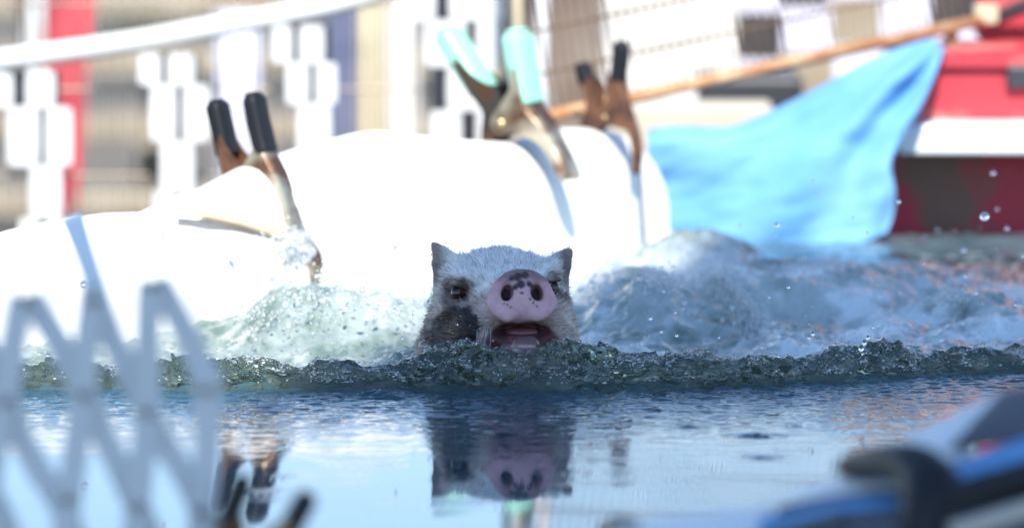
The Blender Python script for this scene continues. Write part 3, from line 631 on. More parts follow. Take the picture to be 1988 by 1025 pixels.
# ================================================================== THE PIG
PO = np.array([-0.012, 8.058, 0.001])
hq = 0.0020
ax_ = [np.arange(-.112, .112, hq), np.arange(-.115, .34, hq), np.arange(-.11, .165, hq)]
GX, GY, GZ3 = [a.astype(np.float32) for a in np.meshgrid(*ax_, indexing='ij')]
def ell(c, r, G=None):
    q = np.sqrt(((GX - c[0]) / r[0]) ** 2 + ((GY - c[1]) / r[1]) ** 2 + ((GZ3 - c[2]) / r[2]) ** 2); return (q - 1) * min(r) * 0.9
def smin(a, b_, k): 
    h = np.clip(0.5 + 0.5 * (b_ - a) / k, 0, 1); return b_ + (a - b_) * h - k * h * (1 - h)
def smax(a, b_, k): return -smin(-a, -b_, k)
def cone(a, b_, ra, rb):
    a = np.array(a); b_ = np.array(b_); d = b_ - a; L2 = d @ d
    t = np.clip(((GX - a[0]) * d[0] + (GY - a[1]) * d[1] + (GZ3 - a[2]) * d[2]) / L2, 0, 1)
    return np.sqrt((GX - a[0] - t * d[0]) ** 2 + (GY - a[1] - t * d[1]) ** 2 + (GZ3 - a[2] - t * d[2]) ** 2) - (ra + (rb - ra) * t)
def tri_ear(a, b_, c, th, cup):
    a, b_, c = map(np.array, (a, b_, c)); n_ = np.cross(b_ - a, c - a); n_ = n_ / np.linalg.norm(n_)
    if n_[1] > 0: n_ = -n_
    dn = (GX - a[0]) * n_[0] + (GY - a[1]) * n_[1] + (GZ3 - a[2]) * n_[2]
    d2 = None; cen = (a + b_ + c) / 3
    for p, q in ((a, b_), (b_, c), (c, a)):
        e = np.cross(q - p, n_); e = e / np.linalg.norm(e)
        if (cen - p) @ e > 0: e = -e
        s = (GX - p[0]) * e[0] + (GY - p[1]) * e[1] + (GZ3 - p[2]) * e[2]; d2 = s if d2 is None else smax(d2, s, 0.012)
    rr = (GX - cen[0]) ** 2 + (GY - cen[1]) ** 2 + (GZ3 - cen[2]) ** 2
    return smax(np.abs(dn + cup * (1 - rr / 0.0012)) - th, d2, 0.006)
SN = np.array([0.0224, -0.083, 0.0958]); SD = np.array([0.06, -0.975, 0.21]); SD /= np.linalg.norm(SD)
EYL = np.array([-0.0465, -0.0235, 0.0925]); EYR = np.array([0.0560, -0.0210, 0.0975])
f = ell((0.0, .035, .067), (.0725, .078, .0685))
f = smin(f, ell((-.004, .03, .008), (.091, .075, .068)), .03)
f = smin(f, ell((0, .20, -.02), (.090, .13, .085)), .05)
f = smin(f, cone((.004, -.005, .072), (.0205, -.066, .088), .050, .0305), .022)
f = smin(f, ell((-.020, -.028, .052), (.030, .038, .036)), .018)
f = smin(f, ell((.054, -.022, .056), (.024, .036, .034)), .018)
f = smin(f, ell((.018, -.022, .006), (.036, .046, .026)), .014)               # lower jaw
for e, s in ((EYL, -1), (EYR, 1)):
    f = smin(f, ell((e[0] - (.004 if s > 0 else -.002), e[1] + .007, e[2] + .020), (.020 if s < 0 else .014, .014, .009)), .012)   # brow
    f = smin(f, ell((e[0] - .002 * s, e[1] + .002, e[2] - .015), (.019 if s < 0 else .012, .012, .008)), .012)   # bag under the eye
    f = smax(f, -ell((e[0], e[1] - .006, e[2]), (.0120, .0125, .0100)), .007)
    f = smin(f, ell((e[0] - .001 * s, e[1] + .0025, e[2] + .0096), (.0110, .0080, .0034)), .004)          # upper lid
    f = smin(f, ell((e[0] + .001 * s, e[1] + .0025, e[2] - .0080), (.0110, .0080, .0032)), .004)          # lower lid
# snout disc, wider below, notched at the lip
vx = np.array([1, .06, 0]); vx = vx / np.linalg.norm(vx); vz = np.cross(vx, SD); vz = vz if vz[2] > 0 else -vz
lx = (GX - SN[0]) * vx[0] + (GY - SN[1]) * vx[1] + (GZ3 - SN[2]) * vx[2]
ly = (GX - SN[0]) * SD[0] + (GY - SN[1]) * SD[1] + (GZ3 - SN[2]) * SD[2]
lz = (GX - SN[0]) * vz[0] + (GY - SN[1]) * vz[1] + (GZ3 - SN[2]) * vz[2]
wid = .0350 - .0075 * np.clip(lz / .026, -1, 1) - .003 * np.clip((-lz - .016) / .01, 0, 1)
lz2 = lz + .0075 * (np.exp(-(lx / .010) ** 2)) * (lz < 0) * -1.0 + .0025 * np.exp(-((np.abs(lx) - .018) / .009) ** 2) * (lz < 0)
rad = ((np.abs(lx) / wid) ** 2.5 + (np.abs(lz2) / .0280) ** 2.5) ** (1 / 2.5)
disc = smax((rad - 1) * .028, np.abs(ly + .004) - .0085, .010)
disc = smin(disc, np.sqrt(((rad - .86) * .026) ** 2 + (ly - .0035) ** 2) - .0032, .006)
f = smin(f, disc, .007)
# mouth
f = smin(f, ell((.0215, -.040, .032), (.031, .030, .024)), .012)
f = smax(f, -ell((.0225, -.078, .0570), (.0340, .040, .0085)), .006)
for s, cx_ in ((-1, -.0160), (1, .0160)):
    q = np.sqrt(((lx - cx_) / .0066) ** 2 + ((lz - .0025 + .10 * s * (lx - cx_)) / .0088) ** 2)
    f = smax(f, -smax((q - 1) * .006, -(ly + .016), .004), .004)
f = smin(f, tri_ear((-.074, .050, .080), (-.0775, .046, .1480), (-.034, .050, .120), .0035, .004), .010)
f = smin(f, tri_ear((.073, .050, .080), (.0805, .046, .1400), (.038, .050, .119), .0035, .004), .010)
f += 0.0006 * np.sin(GX * 300 + 40 * GZ3) * np.sin(GZ3 * 260) * np.sin(GY * 280)
V, Q = surface_nets(f, np.array([a[0] for a in ax_]), hq)
# two light smoothing passes
for _ in range(2):
    acc = np.zeros_like(V); c_ = np.zeros(len(V))
    for k in range(4):
        np.add.at(acc, Q[:, k], V[Q[:, (k + 1) % 4]]); np.add.at(c_, Q[:, k], 1)
        np.add.at(acc, Q[:, k], V[Q[:, (k - 1) % 4]]); np.add.at(c_, Q[:, k], 1)
    V = 0.55 * V + 0.45 * acc / c_[:, None]
def pig_colour(V, fur=False):
    x, y, z = V[:, 0], V[:, 1], V[:, 2]; n_ = len(V)
    nz = fbm(x * 70 + 11, z * 70 + y * 40, 4, 200); n2 = fbm(x * 240, z * 240 + y * 200, 2, 210)
    def mixc(C, c, w): return C * (1 - w[:, None]) + np.array(c)[None] * w[:, None]
    white = (0.78, 0.75, 0.71); skin = (0.30, 0.19, 0.175); dark = (0.012, 0.011, 0.014)
    C = np.tile(np.array((0.42, 0.34, 0.31) if not fur else (0.68, 0.60, 0.535)), (n_, 1)) * (1 + 0.35 * nz[:, None])
    C = mixc(C, white, sm(.085, .115, z + .012 * nz) * sm(.075, .045, np.abs(x)))                       # pale forehead
    C = mixc(C, white, sm(.040, .020, np.abs(x - .008 - (.0) * y)) * sm(.05, .085, z) * .8)              # blaze down to the snout
    for e in (EYL, EYR):
        d = np.sqrt(((x - e[0]) / .024) ** 2 + ((z - e[2]) / .016) ** 2 + ((y - e[1]) / .03) ** 2)
        C = mixc(C, (0.085, 0.055, 0.048), sm(1.3, .55, d + .45 * nz) * .9)
    # black patch on one cheek
    d = np.sqrt(((x + .052) / .029) ** 2 + ((z - .054 - .40 * (x + .050)) / .025) ** 2)
    C = mixc(C, (0.20, 0.14, 0.125), sm(1.6, 1.1, d + .6 * nz) * (y < .07) * .4)
    C = mixc(C, dark, sm(1.10, .90, d + .35 * nz) * (y < .06))
    C = mixc(C, (0.20, 0.155, 0.15), sm(.058, .070, np.abs(x)) * sm(.09, .10, z) * (y > .02) * .75)     # ears
    C = mixc(C, (0.24, 0.17, 0.155), sm(.12, .02, z) * sm(.03, .06, np.abs(x)) * .35)
    q = np.stack([x - SN[0], y - SN[1], z - SN[2]], 1); qx, qy, qz = q @ vx, q @ SD, q @ vz
    disc_m = sm(-.016, -.011, qy) * (np.sqrt((qx / .042) ** 2 + (qz / .034) ** 2) < 1.0)
    mz = sm(-.036, -.016, qy) * (np.sqrt((qx / .046) ** 2 + (qz / .040) ** 2) < 1.05)
    C = mixc(C, (0.34, 0.20, 0.19), mz * .75)
    pink = np.tile(np.array((0.52, 0.315, 0.345)), (n_, 1)) * (1 + 0.25 * nz[:, None] + .1 * n2[:, None])
    pink = pink * (1 - 0.58 * sm(.006, .022, qz + .010 * nz)[:, None]) 
    for (sx, sz, r) in [(-.001, .0110, .0046), (.008, .0112, .0034), (-.0075, .0078, .0030), (-.005, .0195, .0048), (.004, .0215, .0040), (-.011, .0180, .0030), (-.0005, .0015, .0016), (.0085, -.0050, .0014), (.013, -.0065, .0011), (.0115, -.009, .001), (-.016, -.010, .0012), (-.013, -.0135, .001), (-.020, -.0095, .001), (.016, -.0125, .001), (.018, .007, .0017), (.016, .009, .0015)]:
        d = np.sqrt((qx - sx) ** 2 + (qz - sz) ** 2) / r; w = sm(1.25, .75, d + .35 * n2); pink = pink * (1 - w[:, None]) + np.array((0.05, 0.035, 0.045))[None] * w[:, None]
    C = C * (1 - disc_m[:, None]) + pink * disc_m[:, None]
    for cx_ in (-.0160, .0160):
        d = np.sqrt(((qx - cx_) / .0060) ** 2 + ((qz - .0025) / .0080) ** 2); C = mixc(C, (0.05, 0.02, 0.022), sm(1.0, .7, d) * (qy < .001) * (qy > -.035))
    mo = np.sqrt(((x - .0225) / .039) ** 2 + ((z - .0455) / .019) ** 2)
    inner = sm(1.12, .9, mo) * (y < -.026) * (y > -.080)
    C = mixc(C, (0.075, 0.028, 0.032), inner); C = mixc(C, (0.19, 0.08, 0.09), inner * sm(.019, .010, np.abs(x - .0225)))
    return np.clip(C, 0.005, 0.9), disc_m, mz, mo
C, dm, mzm, mo = pig_colour(V)
m, n, b = new_mat('pig_skin')
an = n.nodes.new('ShaderNodeAttribute'); an.attribute_name = 'tint'; n.links.new(an.outputs['Color'], b.inputs['Base Color'])
b.inputs['Roughness'].default_value = 0.42; b.inputs['Specular IOR Level'].default_value = 0.22; b.inputs['Subsurface Weight'].default_value = 0.12; b.inputs['Subsurface Radius'].default_value = (0.006, 0.003, 0.002)
tc = n.nodes.new('ShaderNodeTexCoord'); nb_ = n.nodes.new('ShaderNodeTexNoise'); nb_.inputs['Scale'].default_value = 420; nb_.inputs['Detail'].default_value = 3
bp = n.nodes.new('ShaderNodeBump'); bp.inputs['Strength'].default_value = 0.35; bp.inputs['Distance'].default_value = 0.001
n.links.new(tc.outputs['Object'], nb_.inputs['Vector']); n.links.new(nb_.outputs['Fac'], bp.inputs['Height']); n.links.new(bp.outputs['Normal'], b.inputs['Normal'])
pig = empty('pig', tuple(PO)); tag(pig, 'pale bristly pig with a black cheek patch swimming, pink snout raised', 'pig')
body = fast_mesh('body', V, Q, m, pig, colattr={'tint': C})
# eyes
M['eye'] = mat('dark_eye', (0.012, 0.008, 0.007), 0.10, c2=(0.09, 0.045, 0.02), nscale=90)
for e in (EYL, EYR):
    v_, f_ = ico(3); o = fast_mesh('eye', v_ * 0.0076 + (e + np.array([0, .0018, 0])), f_, M['eye'], pig)
v_, f_ = ico(3); M['tongue'] = mat('wet_tongue', (0.22, 0.09, 0.105), 0.25, bump=0.3, bscale=300)
fast_mesh('tongue', v_ * np.array([.019, .020, .006]) + np.array([.0225, -.043, .0530]), f_, M['tongue'], pig)
# bristles
tri = np.concatenate([Q[:, [0, 1, 2]], Q[:, [0, 2, 3]]]); a, b3, c3 = V[tri[:, 0]], V[tri[:, 1]], V[tri[:, 2]]
nrm = np.cross(b3 - a, c3 - a); ar = np.linalg.norm(nrm, axis=1) / 2; nrm = nrm / (2 * ar[:, None] + 1e-12)
cen = (a + b3 + c3) / 3
dmt = dm[tri].max(1); mot = mo[tri].min(1)
dL = np.linalg.norm(cen - EYL, axis=1); dR = np.linalg.norm(cen - EYR, axis=1)
wgt = ar * (dmt < .2) * (cen[:, 2] > .005) * (cen[:, 1] < .12) * ~((mot < 1.15) & (cen[:, 1] < -.028)) * (dL > .0130) * (dR > .0145) * np.where(mzm[tri].max(1) > .5, .25, 1.0) * np.where(((cen[:, 0] + .050) / .030) ** 2 + ((cen[:, 2] - .060 - .4 * (cen[:, 0] + .05)) / .026) ** 2 < .9, .35, 1.0) * np.where((cen[:, 1] > .03) & (np.abs(cen[:, 0]) > .062), .6, 1.0)
nh = 34000
pick = rng.choice(len(tri), nh, p=wgt / wgt.sum()); r1, r2 = rng.random(nh), rng.random(nh); sw = r1 + r2 > 1; r1[sw] = 1 - r1[sw]; r2[sw] = 1 - r2[sw]
root = a[pick] + (b3 - a)[pick] * r1[:, None] + (c3 - a)[pick] * r2[:, None]; N = nrm[pick]
flow = root - np.array([.021, -.14, .055]); flow = flow / np.linalg.norm(flow, axis=1)[:, None]
flow = flow - N * np.sum(flow * N, 1)[:, None]; flow = flow / (np.linalg.norm(flow, axis=1)[:, None] + 1e-9)
clump = np.stack([vnoise(root[:, 0] * 160, root[:, 2] * 160 + root[:, 1] * 90, s) for s in (1, 2, 3)], 1) * 1.1
D = N * 0.42 + flow * 0.9 + clump + rng.normal(0, .16, (nh, 3)); D /= np.linalg.norm(D, axis=1)[:, None]
top = sm(.10, .13, root[:, 2])
L = (0.0060 + 0.0065 * rng.random(nh)) * (1 + 0.0 * top) * np.where(root[:, 1] < -.03, .75, 1.0) * np.where(rng.random(nh) < .04, 1.7, 1.0) * np.where((root[:, 1] > .03) & (np.abs(root[:, 0]) > .062), .6, 1.0)
side = np.cross(D, rng.normal(0, 1, (nh, 3))); side /= np.linalg.norm(side, axis=1)[:, None]
wd = rng.uniform(.00012, .00026, nh)[:, None]
p1 = root - N * .0006; p2 = root + D * (L * .5)[:, None]; D2 = D + flow * .35 - np.array([0, 0, .12]); D2 /= np.linalg.norm(D2, axis=1)[:, None]; p3 = p2 + D2 * (L * .5)[:, None]
HV = np.stack([p1 - side * wd, p1 + side * wd, p2 - side * wd * .8, p2 + side * wd * .8, p3], 1).reshape(-1, 3)
base = (np.arange(nh) * 5)[:, None]; HF = np.concatenate([base + np.array([0, 1, 3]), base + np.array([0, 3, 2]), base + np.array([2, 3, 4])])
HC, _, _, _ = pig_colour(root, True); HC = HC * rng.choice([.35, .75, 1.0, 1.25, 1.5], (nh, 1), p=[.12, .22, .26, .25, .15]); HC = np.repeat(np.clip(HC, .01, .85), 5, axis=0)
m, n, b = new_mat('bristle'); an = n.nodes.new('ShaderNodeAttribute'); an.attribute_name = 'tint'; n.links.new(an.outputs['Color'], b.inputs['Base Color']); b.inputs['Roughness'].default_value = 0.5; b.inputs['Specular IOR Level'].default_value = 0.1
fur = fast_mesh('fur', HV, HF, m, pig, smooth=False, colattr={'tint': HC}); fur['kind'] = 'stuff'
# water running off the chin
dr_ = MB()
for px0, y0, x1, y1 in ((944, 618, 934, 684), (950, 640, 946, 690), (928, 640, 918, 688), (939, 655, 930, 690)):
    pts = spline([at(px0, y0, 7.985), at((px0 + x1) / 2 + 3, (y0 + y1) / 2, 7.975), at(x1, y1, 7.968)], 10)
    dr_.tube(pts, [0.0007 + 0.0011 * abs(math.sin(i * 1.4 + px0)) for i in range(10)], 6)
o = dr_.build('water_trickles', M['drop'], smooth=True); tag(o, 'thin trickles of clear water running off the pig\'s lip', 'water', kind='stuff')

# ================================================================== SPRAY, BUBBLES, DROPS
# clear bubbles riding on the bow wave
P = []; S = []
fa = Vr[Qr[:, 1]] - Vr[Qr[:, 0]]; fb2 = Vr[Qr[:, 2]] - Vr[Qr[:, 0]]; fn = np.cross(fa, fb2); fn /= np.linalg.norm(fn, axis=1)[:, None] + 1e-9
fc = Vr[Qr].mean(1); fdr = fc[:, 1] - ridge_y(fc[:, 0]); vis = np.nonzero((fn[:, 1] < 0.35) & (fn[:, 2] > -.2) & (fdr < .03) & (fc[:, 2] > .006))[0]
for k in rng.choice(vis, 1500):
    r = min(.0075, rng.gamma(2.0, .00085) + .0007); P.append(tuple(fc[k] + fn[k] * r * rng.uniform(.2, .7))); S.append((r, r, r))
BP = []; BS = []
for k in rng.choice(vis, 2400):
    r = min(.0022, rng.gamma(1.6, .00038) + .00025); BP.append(tuple(fc[k] + fn[k] * r * .5)); BS.append((r * rng.uniform(.8, 1.8), r, r))
P.append(tuple(at(1020, 672, 7.955))); S.append((.0165, .0165, .0135))
P.append(tuple(at(825, 672, 7.95))); S.append((.007, .007, .007))
Vb, Fb = blobs(np.array(P), np.array(S), 2); o = fast_mesh('bubbles', Vb, Fb, M['film']); tag(o, 'clear bubbles riding on the bow wave', 'bubbles', kind='stuff')
# drops in the air
P = list(BP); S = list(BS)
cl = fbm(fc[vis][:, 0] * 45, fc[vis][:, 2] * 60, 3, 150, .7); pw = sm(-.05, .28, cl) ** 2 * (.25 + fn[vis][:, 2].clip(0)) + .02
GLINT_SPK = rng.choice(vis, 4500, p=pw / pw.sum())
def drop(px, py, d, r, st=1.0): P.append(tuple(at(px, py, d))); S.append((r, r, r * st))
for _ in range(70): drop(rng.uniform(1130, 1988), 660 - abs(rng.normal(0, 75)), rng.uniform(8.0, 8.9), rng.gamma(2, .0005) + .0004)
for _ in range(45): drop(rng.uniform(1500, 1988), rng.uniform(330, 640), rng.uniform(8.3, 9.3), rng.gamma(2, .0006) + .0005)
for _ in range(26): drop(rng.uniform(640, 840), rng.uniform(440, 660), rng.uniform(8.05, 8.6), rng.gamma(2, .0006) + .0004)
for _ in range(40): drop(rng.normal(560, 45), rng.normal(500, 50), rng.uniform(8.45, 8.65), rng.gamma(2, .0007) + .0006)
for _ in range(20): drop(rng.uniform(0, 480), rng.uniform(420, 660), rng.uniform(7.95, 8.25), rng.gamma(2, .0004) + .0004)
for _ in range(22): drop(rng.uniform(800, 960), rng.uniform(610, 690), rng.uniform(7.90, 7.95), rng.gamma(2, .0003) + .0003)
for px, py, r in ((1283, 790, .0012), (1340, 875, .0016), (1338, 905, .001), (1290, 880, .0014), (1298, 885, .0018), (1685, 655, .002), (1678, 665, .0024), (1672, 676, .003), (1695, 635, .0012), (1578, 648, .002), (1570, 655, .0015)): drop(px, py, 7.9 if py < 700 else 7.55, r, 1.4)
Vb, Fb = blobs(np.array(P), np.array(S), 2); o = fast_mesh('water_drops', Vb, Fb, M['drop']); tag(o, 'water drops flying above the churned pool', 'water drops', kind='stuff')
# white spray: left of the pig, against the clamp jaw and over the breaking waves to the right
P = []; S = []
for k in GLINT_SPK:  # white specks on the bow wave, standing in for its glints
    r = min(.0014, rng.gamma(1.5, .00022) + .0002); P.append(tuple(fc[k] + fn[k] * r * .4)); S.append((r * rng.uniform(.8, 2.2), r, r))
def spray(px, py, d, n_, sx, sy, sd, r):
    for _ in range(n_):
        rr = r * (0.35 + rng.gamma(1.6, .5)); P.append(tuple(at(px + rng.normal(0, sx), py + rng.normal(0, sy), d + rng.normal(0, sd)))); S.append((rr, rr, rr * rng.uniform(.8, 1.6)))
spray(575, 480, 8.62, 900, 15, 20, .02, .0009); spray(540, 515, 8.60, 420, 26, 35, .03, .0007); spray(505, 500, 8.6, 120, 20, 30, .03, .0008)
for px in range(470, 835, 10): spray(px, 640 - 62 * math.sin((px - 440) / 420 * 3), 8.45, 60, 18, 30, .12, .0007)
for px, py, d, k in ((1330, 478, 9.1, 120), (1390, 540, 8.72, 420), (1415, 575, 8.66, 200), (1440, 610, 8.60, 200), (1460, 635, 8.54, 160), (1480, 655, 8.50, 160), (1290, 548, 8.62, 260), (1240, 565, 8.60, 200), (1190, 540, 8.8, 160), (1150, 560, 8.7, 160), (1600, 540, 8.85, 160), (1700, 555, 8.8, 160), (1850, 580, 8.6, 160), (1540, 525, 8.9, 90)):
    spray(px, py, d, k, 20, 15, .03, .0008)
for k in range(1500):
    t = rng.random(); c = np.array([1385, 538]) * (1 - t) ** 2 + 2 * t * (1 - t) * np.array([1440, 560]) + t * t * np.array([1487, 658]); w_ = 10 - 3 * t
    P.append(tuple(at(c[0] + rng.normal(0, w_), c[1] + rng.normal(0, w_ * .6), 8.62 - .08 * t + rng.normal(0, .008)))); r_ = .0012 * (.5 + rng.random()); S.append((r_, r_, r_))
Vb, Fb = blobs(np.array(P), np.array(S), 1); o = fast_mesh('spray', Vb, Fb, M['spray']); tag(o, 'fine white spray thrown up behind the bow wave, white specks on it as glints', 'spray', kind='stuff')

# ================================================================== BEHIND THE POOL
# checkered bunting
bt = empty('bunting', (-0.35, 10.35, 0.2)); tag(bt, 'white bunting tape with black and white checkered pennants', 'bunting')
line = spline([(-480, 178), (-260, 150), (0, 118), (230, 87), (430, 52), (640, 12), (800, -34), (1000, -95)], 60)
MB().grid([[at(a, b_ - 20, 10.35), at(a, b_, 10.345), at(a, b_ + 20, 10.35)] for a, b_ in line]).build('tape', M['fabwhite'], bt, smooth=True, solid=0.002)
FL = {
 'a': [(137, 208, [(-20, 24, 1), (26, 50, 0), (51, 106, 1), (106, 116, 0)]), (208, 322, [(14, 76, 1), (76, 89, 0), (89, 140, 1)]), (322, 424, [(58, 120, 1)]), (424, 500, [(38, 74, 1), (74, 96, 0), (96, 125, 1)])],
 'b': [(105, 165, [(270, 311, 1), (311, 326, 0), (326, 377, 1), (377, 387, 0)]), (165, 275, [(292, 341, 1), (341, 356, 0), (356, 406, 1)]), (275, 370, [(311, 376, 1)]), (370, 450, [(298, 338, 1), (338, 352, 0), (352, 380, 1)])],
 'c': [(50, 122, [(528, 566, 1), (566, 581, 0), (581, 628, 1), (628, 640, 0)]), (122, 202, [(556, 599, 1), (599, 613, 0), (613, 653, 1)]), (202, 320, [(578, 642, 1)])],
 'd': [(-30, 40, [(790, 845, 1), (845, 872, 0), (872, 985, 1)]), (40, 130, [(826, 905, 1), (905, 925, 0), (925, 972, 1)]), (130, 215, [(838, 868, 0), (868, 960, 1)]), (215, 300, [(836, 895, 1), (895, 925, 0), (925, 960, 1)])]}
for key, rows in FL.items():
    me = bpy.data.meshes.new('pennant'); vs = []; fs = []; mi = []
    off = Vector(bt.location)
    for (y0, y1, cells) in rows:
        for (x0, x1, wflag) in cells:
            k = len(vs)
            for j in range(4):
                for i in range(4):
                    a = x0 + (x1 - x0) * i / 3; b_ = y0 + (y1 - y0) * j / 3
                    cxx, cyy = (i - 1.5) / 1.5, (j - 1.5) / 1.5; kk_ = 1 - .05 * (abs(cxx) > .9) * (abs(cyy) > .9) * wflag; a = (x0 + x1) / 2 + (a - (x0 + x1) / 2) * kk_; b_ = (y0 + y1) / 2 + (b_ - (y0 + y1) / 2) * kk_
                    vs.append(tuple(at(a, b_, 10.35 + 0.006 * math.sin(a / 24.) + (b_ - 100) * 0.00005 + (0.0 if wflag else 0.002)) - off))
            for j in range(3):
                for i in range(3): fs.append((k + j * 4 + i, k + j * 4 + i + 1, k + j * 4 + i + 5, k + j * 4 + i + 4)); mi.append(0 if wflag else 1)
    me.from_pydata(vs, [], fs); o = link('pennant', me, bt, M['fabwhite']); me.materials.append(M['fabblack'])
    for p_, k in zip(me.polygons, mi): p_.material_index = k
    md = o.modifiers.new('solid', 'SOLIDIFY'); md.thickness = 0.001
# support line posts for the bunting, outside the frame
for sx, lab in ((-1.05, 'thin grey post carrying the low end of the bunting'), (0.35, None)):
    if lab: o = MB().tube([(sx, 10.36, GZ), (sx, 10.36, 0.35)], 0.012, 10).build('post', M['greywire'], smooth=True); tag(o, lab, 'post')
# wire fence behind the bunting
def wire_panel(name, label, corner, along, up_, nw, sp_w, hw, nh_, m_, rail_m, wr, rail_r=0.008, vgap=0.055):
    rt = empty(name, tuple(corner)); tag(rt, label, 'fence panel'); mb = MB()
    a = Vector(along).normalized(); u_ = Vector(up_).normalized(); c = Vector(corner)
    for i in range(nw):
        p = c + a * (i * sp_w); mb.tube([p, p + u_ * hw], wr, 5)
    for j in range(1, nh_):
        p = c + u_ * (j * vgap); mb.tube([p, p + a * (sp_w * (nw - 1))], wr * 1.15, 5)
    w = mb.build('wire_mesh', m_, rt); w['kind'] = 'stuff'
    MB().tube([c - a * 0.02, c + a * (sp_w * (nw - 1) + 0.02)], rail_r, 8).build('bottom_rail', rail_m, rt, smooth=True)
    MB().tube([c + u_ * hw - a * 0.02, c + u_ * hw + a * (sp_w * (nw - 1) + 0.02)], rail_r, 8).build('top_rail', rail_m, rt, smooth=True)
    return rt, c, a, u_
p0 = at(1056, 228, 9.52); p1 = at(1888, 44, 9.98); al = (p1 - p0); ln = al.length
upv = Vector((-al.z, 0.0, al.x)).normalized()
rt, c, a, u_ = wire_panel('wire_panel', 'tilted rusty wire mesh panel with a rust-brown bottom rail', p0, al, upv, int(ln / 0.0160) + 1, 0.0160, 0.30, 6, M['wire'], M['rail'], 0.0017, 0.0085)
pb = at(1914, 28, 10.0); MB().box((pb.x, 10.0, pb.z), (0.032, 0.03, 0.026), bevel=0.004).build('corner_bracket', M['khaki'], rt)
# props that carry the tilted panel
for q in (0.1, 0.95):
    pp = c + a * (ln * q); MB().tube([(pp.x, pp.y + .02, GZ), (pp.x, pp.y + .02, pp.z)], 0.010, 8).build('prop', M['rail'], rt, smooth=True)
wire_panel('wire_panel', 'grey wire fence panel behind the checkered pennants', Vector((-1.0, 10.42, -0.22)), (1, 0, 0), (0, 0, 1), 60, 0.0160, 0.50, 5, M['greywire'], M['greywire'], 0.0019, 0.006, 0.12)
for q in (-0.98, -0.06):
    pass
# post with white pipe
ps = empty('post', tuple(at(1020, 300, 10.15))); tag(ps, 'upright post of a white pipe and a dark tube behind the mint clamp', 'post')
def vpole(mb, px, wpx, Y_, m_, name, z1):
    q = at(px, 150, Y_); r = wpx / 2 / F_PX * Y_; mb.tube([(q.x, Y_, GZ), (q.x + 0.004, Y_, z1)], r, 14).build(name, m_, ps, smooth=True)
vpole(MB(), 1050, 28, 10.06, M['pipe'], 'white_pipe', 1.15); vpole(MB(), 980, 16, 10.16, M['dark'], 'dark_tube', 0.75)
q = at(1005, 150, 10.2); MB().box((q.x, 10.2, (GZ + .6) / 2), (0.009, 0.02, .6 - GZ)).build('slat', M['khaki'], ps)
q = at(1024, 40, 10.19); MB().box((q.x, 10.19, .1), (0.012, 0.02, .9)).build('back_strip', M['grey'], ps)
# red feather banner
fbn = empty('feather_banner', tuple(at(130, 430, 12.0))); tag(fbn, 'red feather banner with a white curved edge behind the bunting', 'banner')
EL = spline([(92, -330), (95, -250), (96, -130), (92, 0), (84, 100), (90, 220), (105, 330), (122, 420)], 40); ER = spline([(120, -330), (170, -260), (200, -130), (188, 0), (168, 140), (165, 250), (158, 340), (140, 425)], 40)
EW = spline([(70, -330), (64, -250), (60, -130), (52, 0), (44, 100), (60, 220), (92, 330), (112, 422)], 40)
MB().grid([[at(l[0] + (r_[0] - l[0]) * t, l[1] + (r_[1] - l[1]) * t, 12.0 + 0.03 * math.sin(t * 3 + l[1] / 170)) for t in np.linspace(0, 1, 8)] for l, r_ in zip(EL, ER)]).build('cloth', M['fabred'], fbn, smooth=True, solid=0.001)
MB().grid([[at(l[0] + (r_[0] - l[0]) * t, l[1], 11.995 + 0.03 * math.sin(l[1] / 170)) for t in (0, .5, 1)] for l, r_ in zip(EW, EL)]).build('edge_band', M['fabwhite'], fbn, smooth=True, solid=0.001)
q = at(118, 425, 12.02); MB().tube([(q.x, 12.03, GZ), (q.x, 12.03, q.z), at(60, 200, 12.03), at(40, 0, 12.03), at(52, -200, 12.03), at(70, -335, 12.03)], [.011, .011, .01, .009, .008, .006], 8).build('pole', M['greywire'], fbn, smooth=True)
o = MB().grid([[at(18, -60, 12.6), at(72, -60, 12.6)], [at(24, 0, 12.62), at(62, 0, 12.62)], [at(36, 36, 12.6), at(44, 36, 12.6)]]).build('pennant', M['fabred'], None, solid=0.002); tag(o, 'tip of a small red pennant beside the feather banner', 'pennant')
# low things on the ground, well out of focus
def ground_box(name, label, cat, x0, y0, x1, Y_, depth, m_, bevel=0.01, zb=GZ):
    a = at(x0, y0, Y_); b_ = at(x1, y0, Y_); o = MB().box(((a.x + b_.x) / 2, Y_ + depth / 2, (a.z + zb) / 2), (b_.x - a.x, depth, a.z - zb), bevel=bevel).build(name, m_); tag(o, label, cat); return o
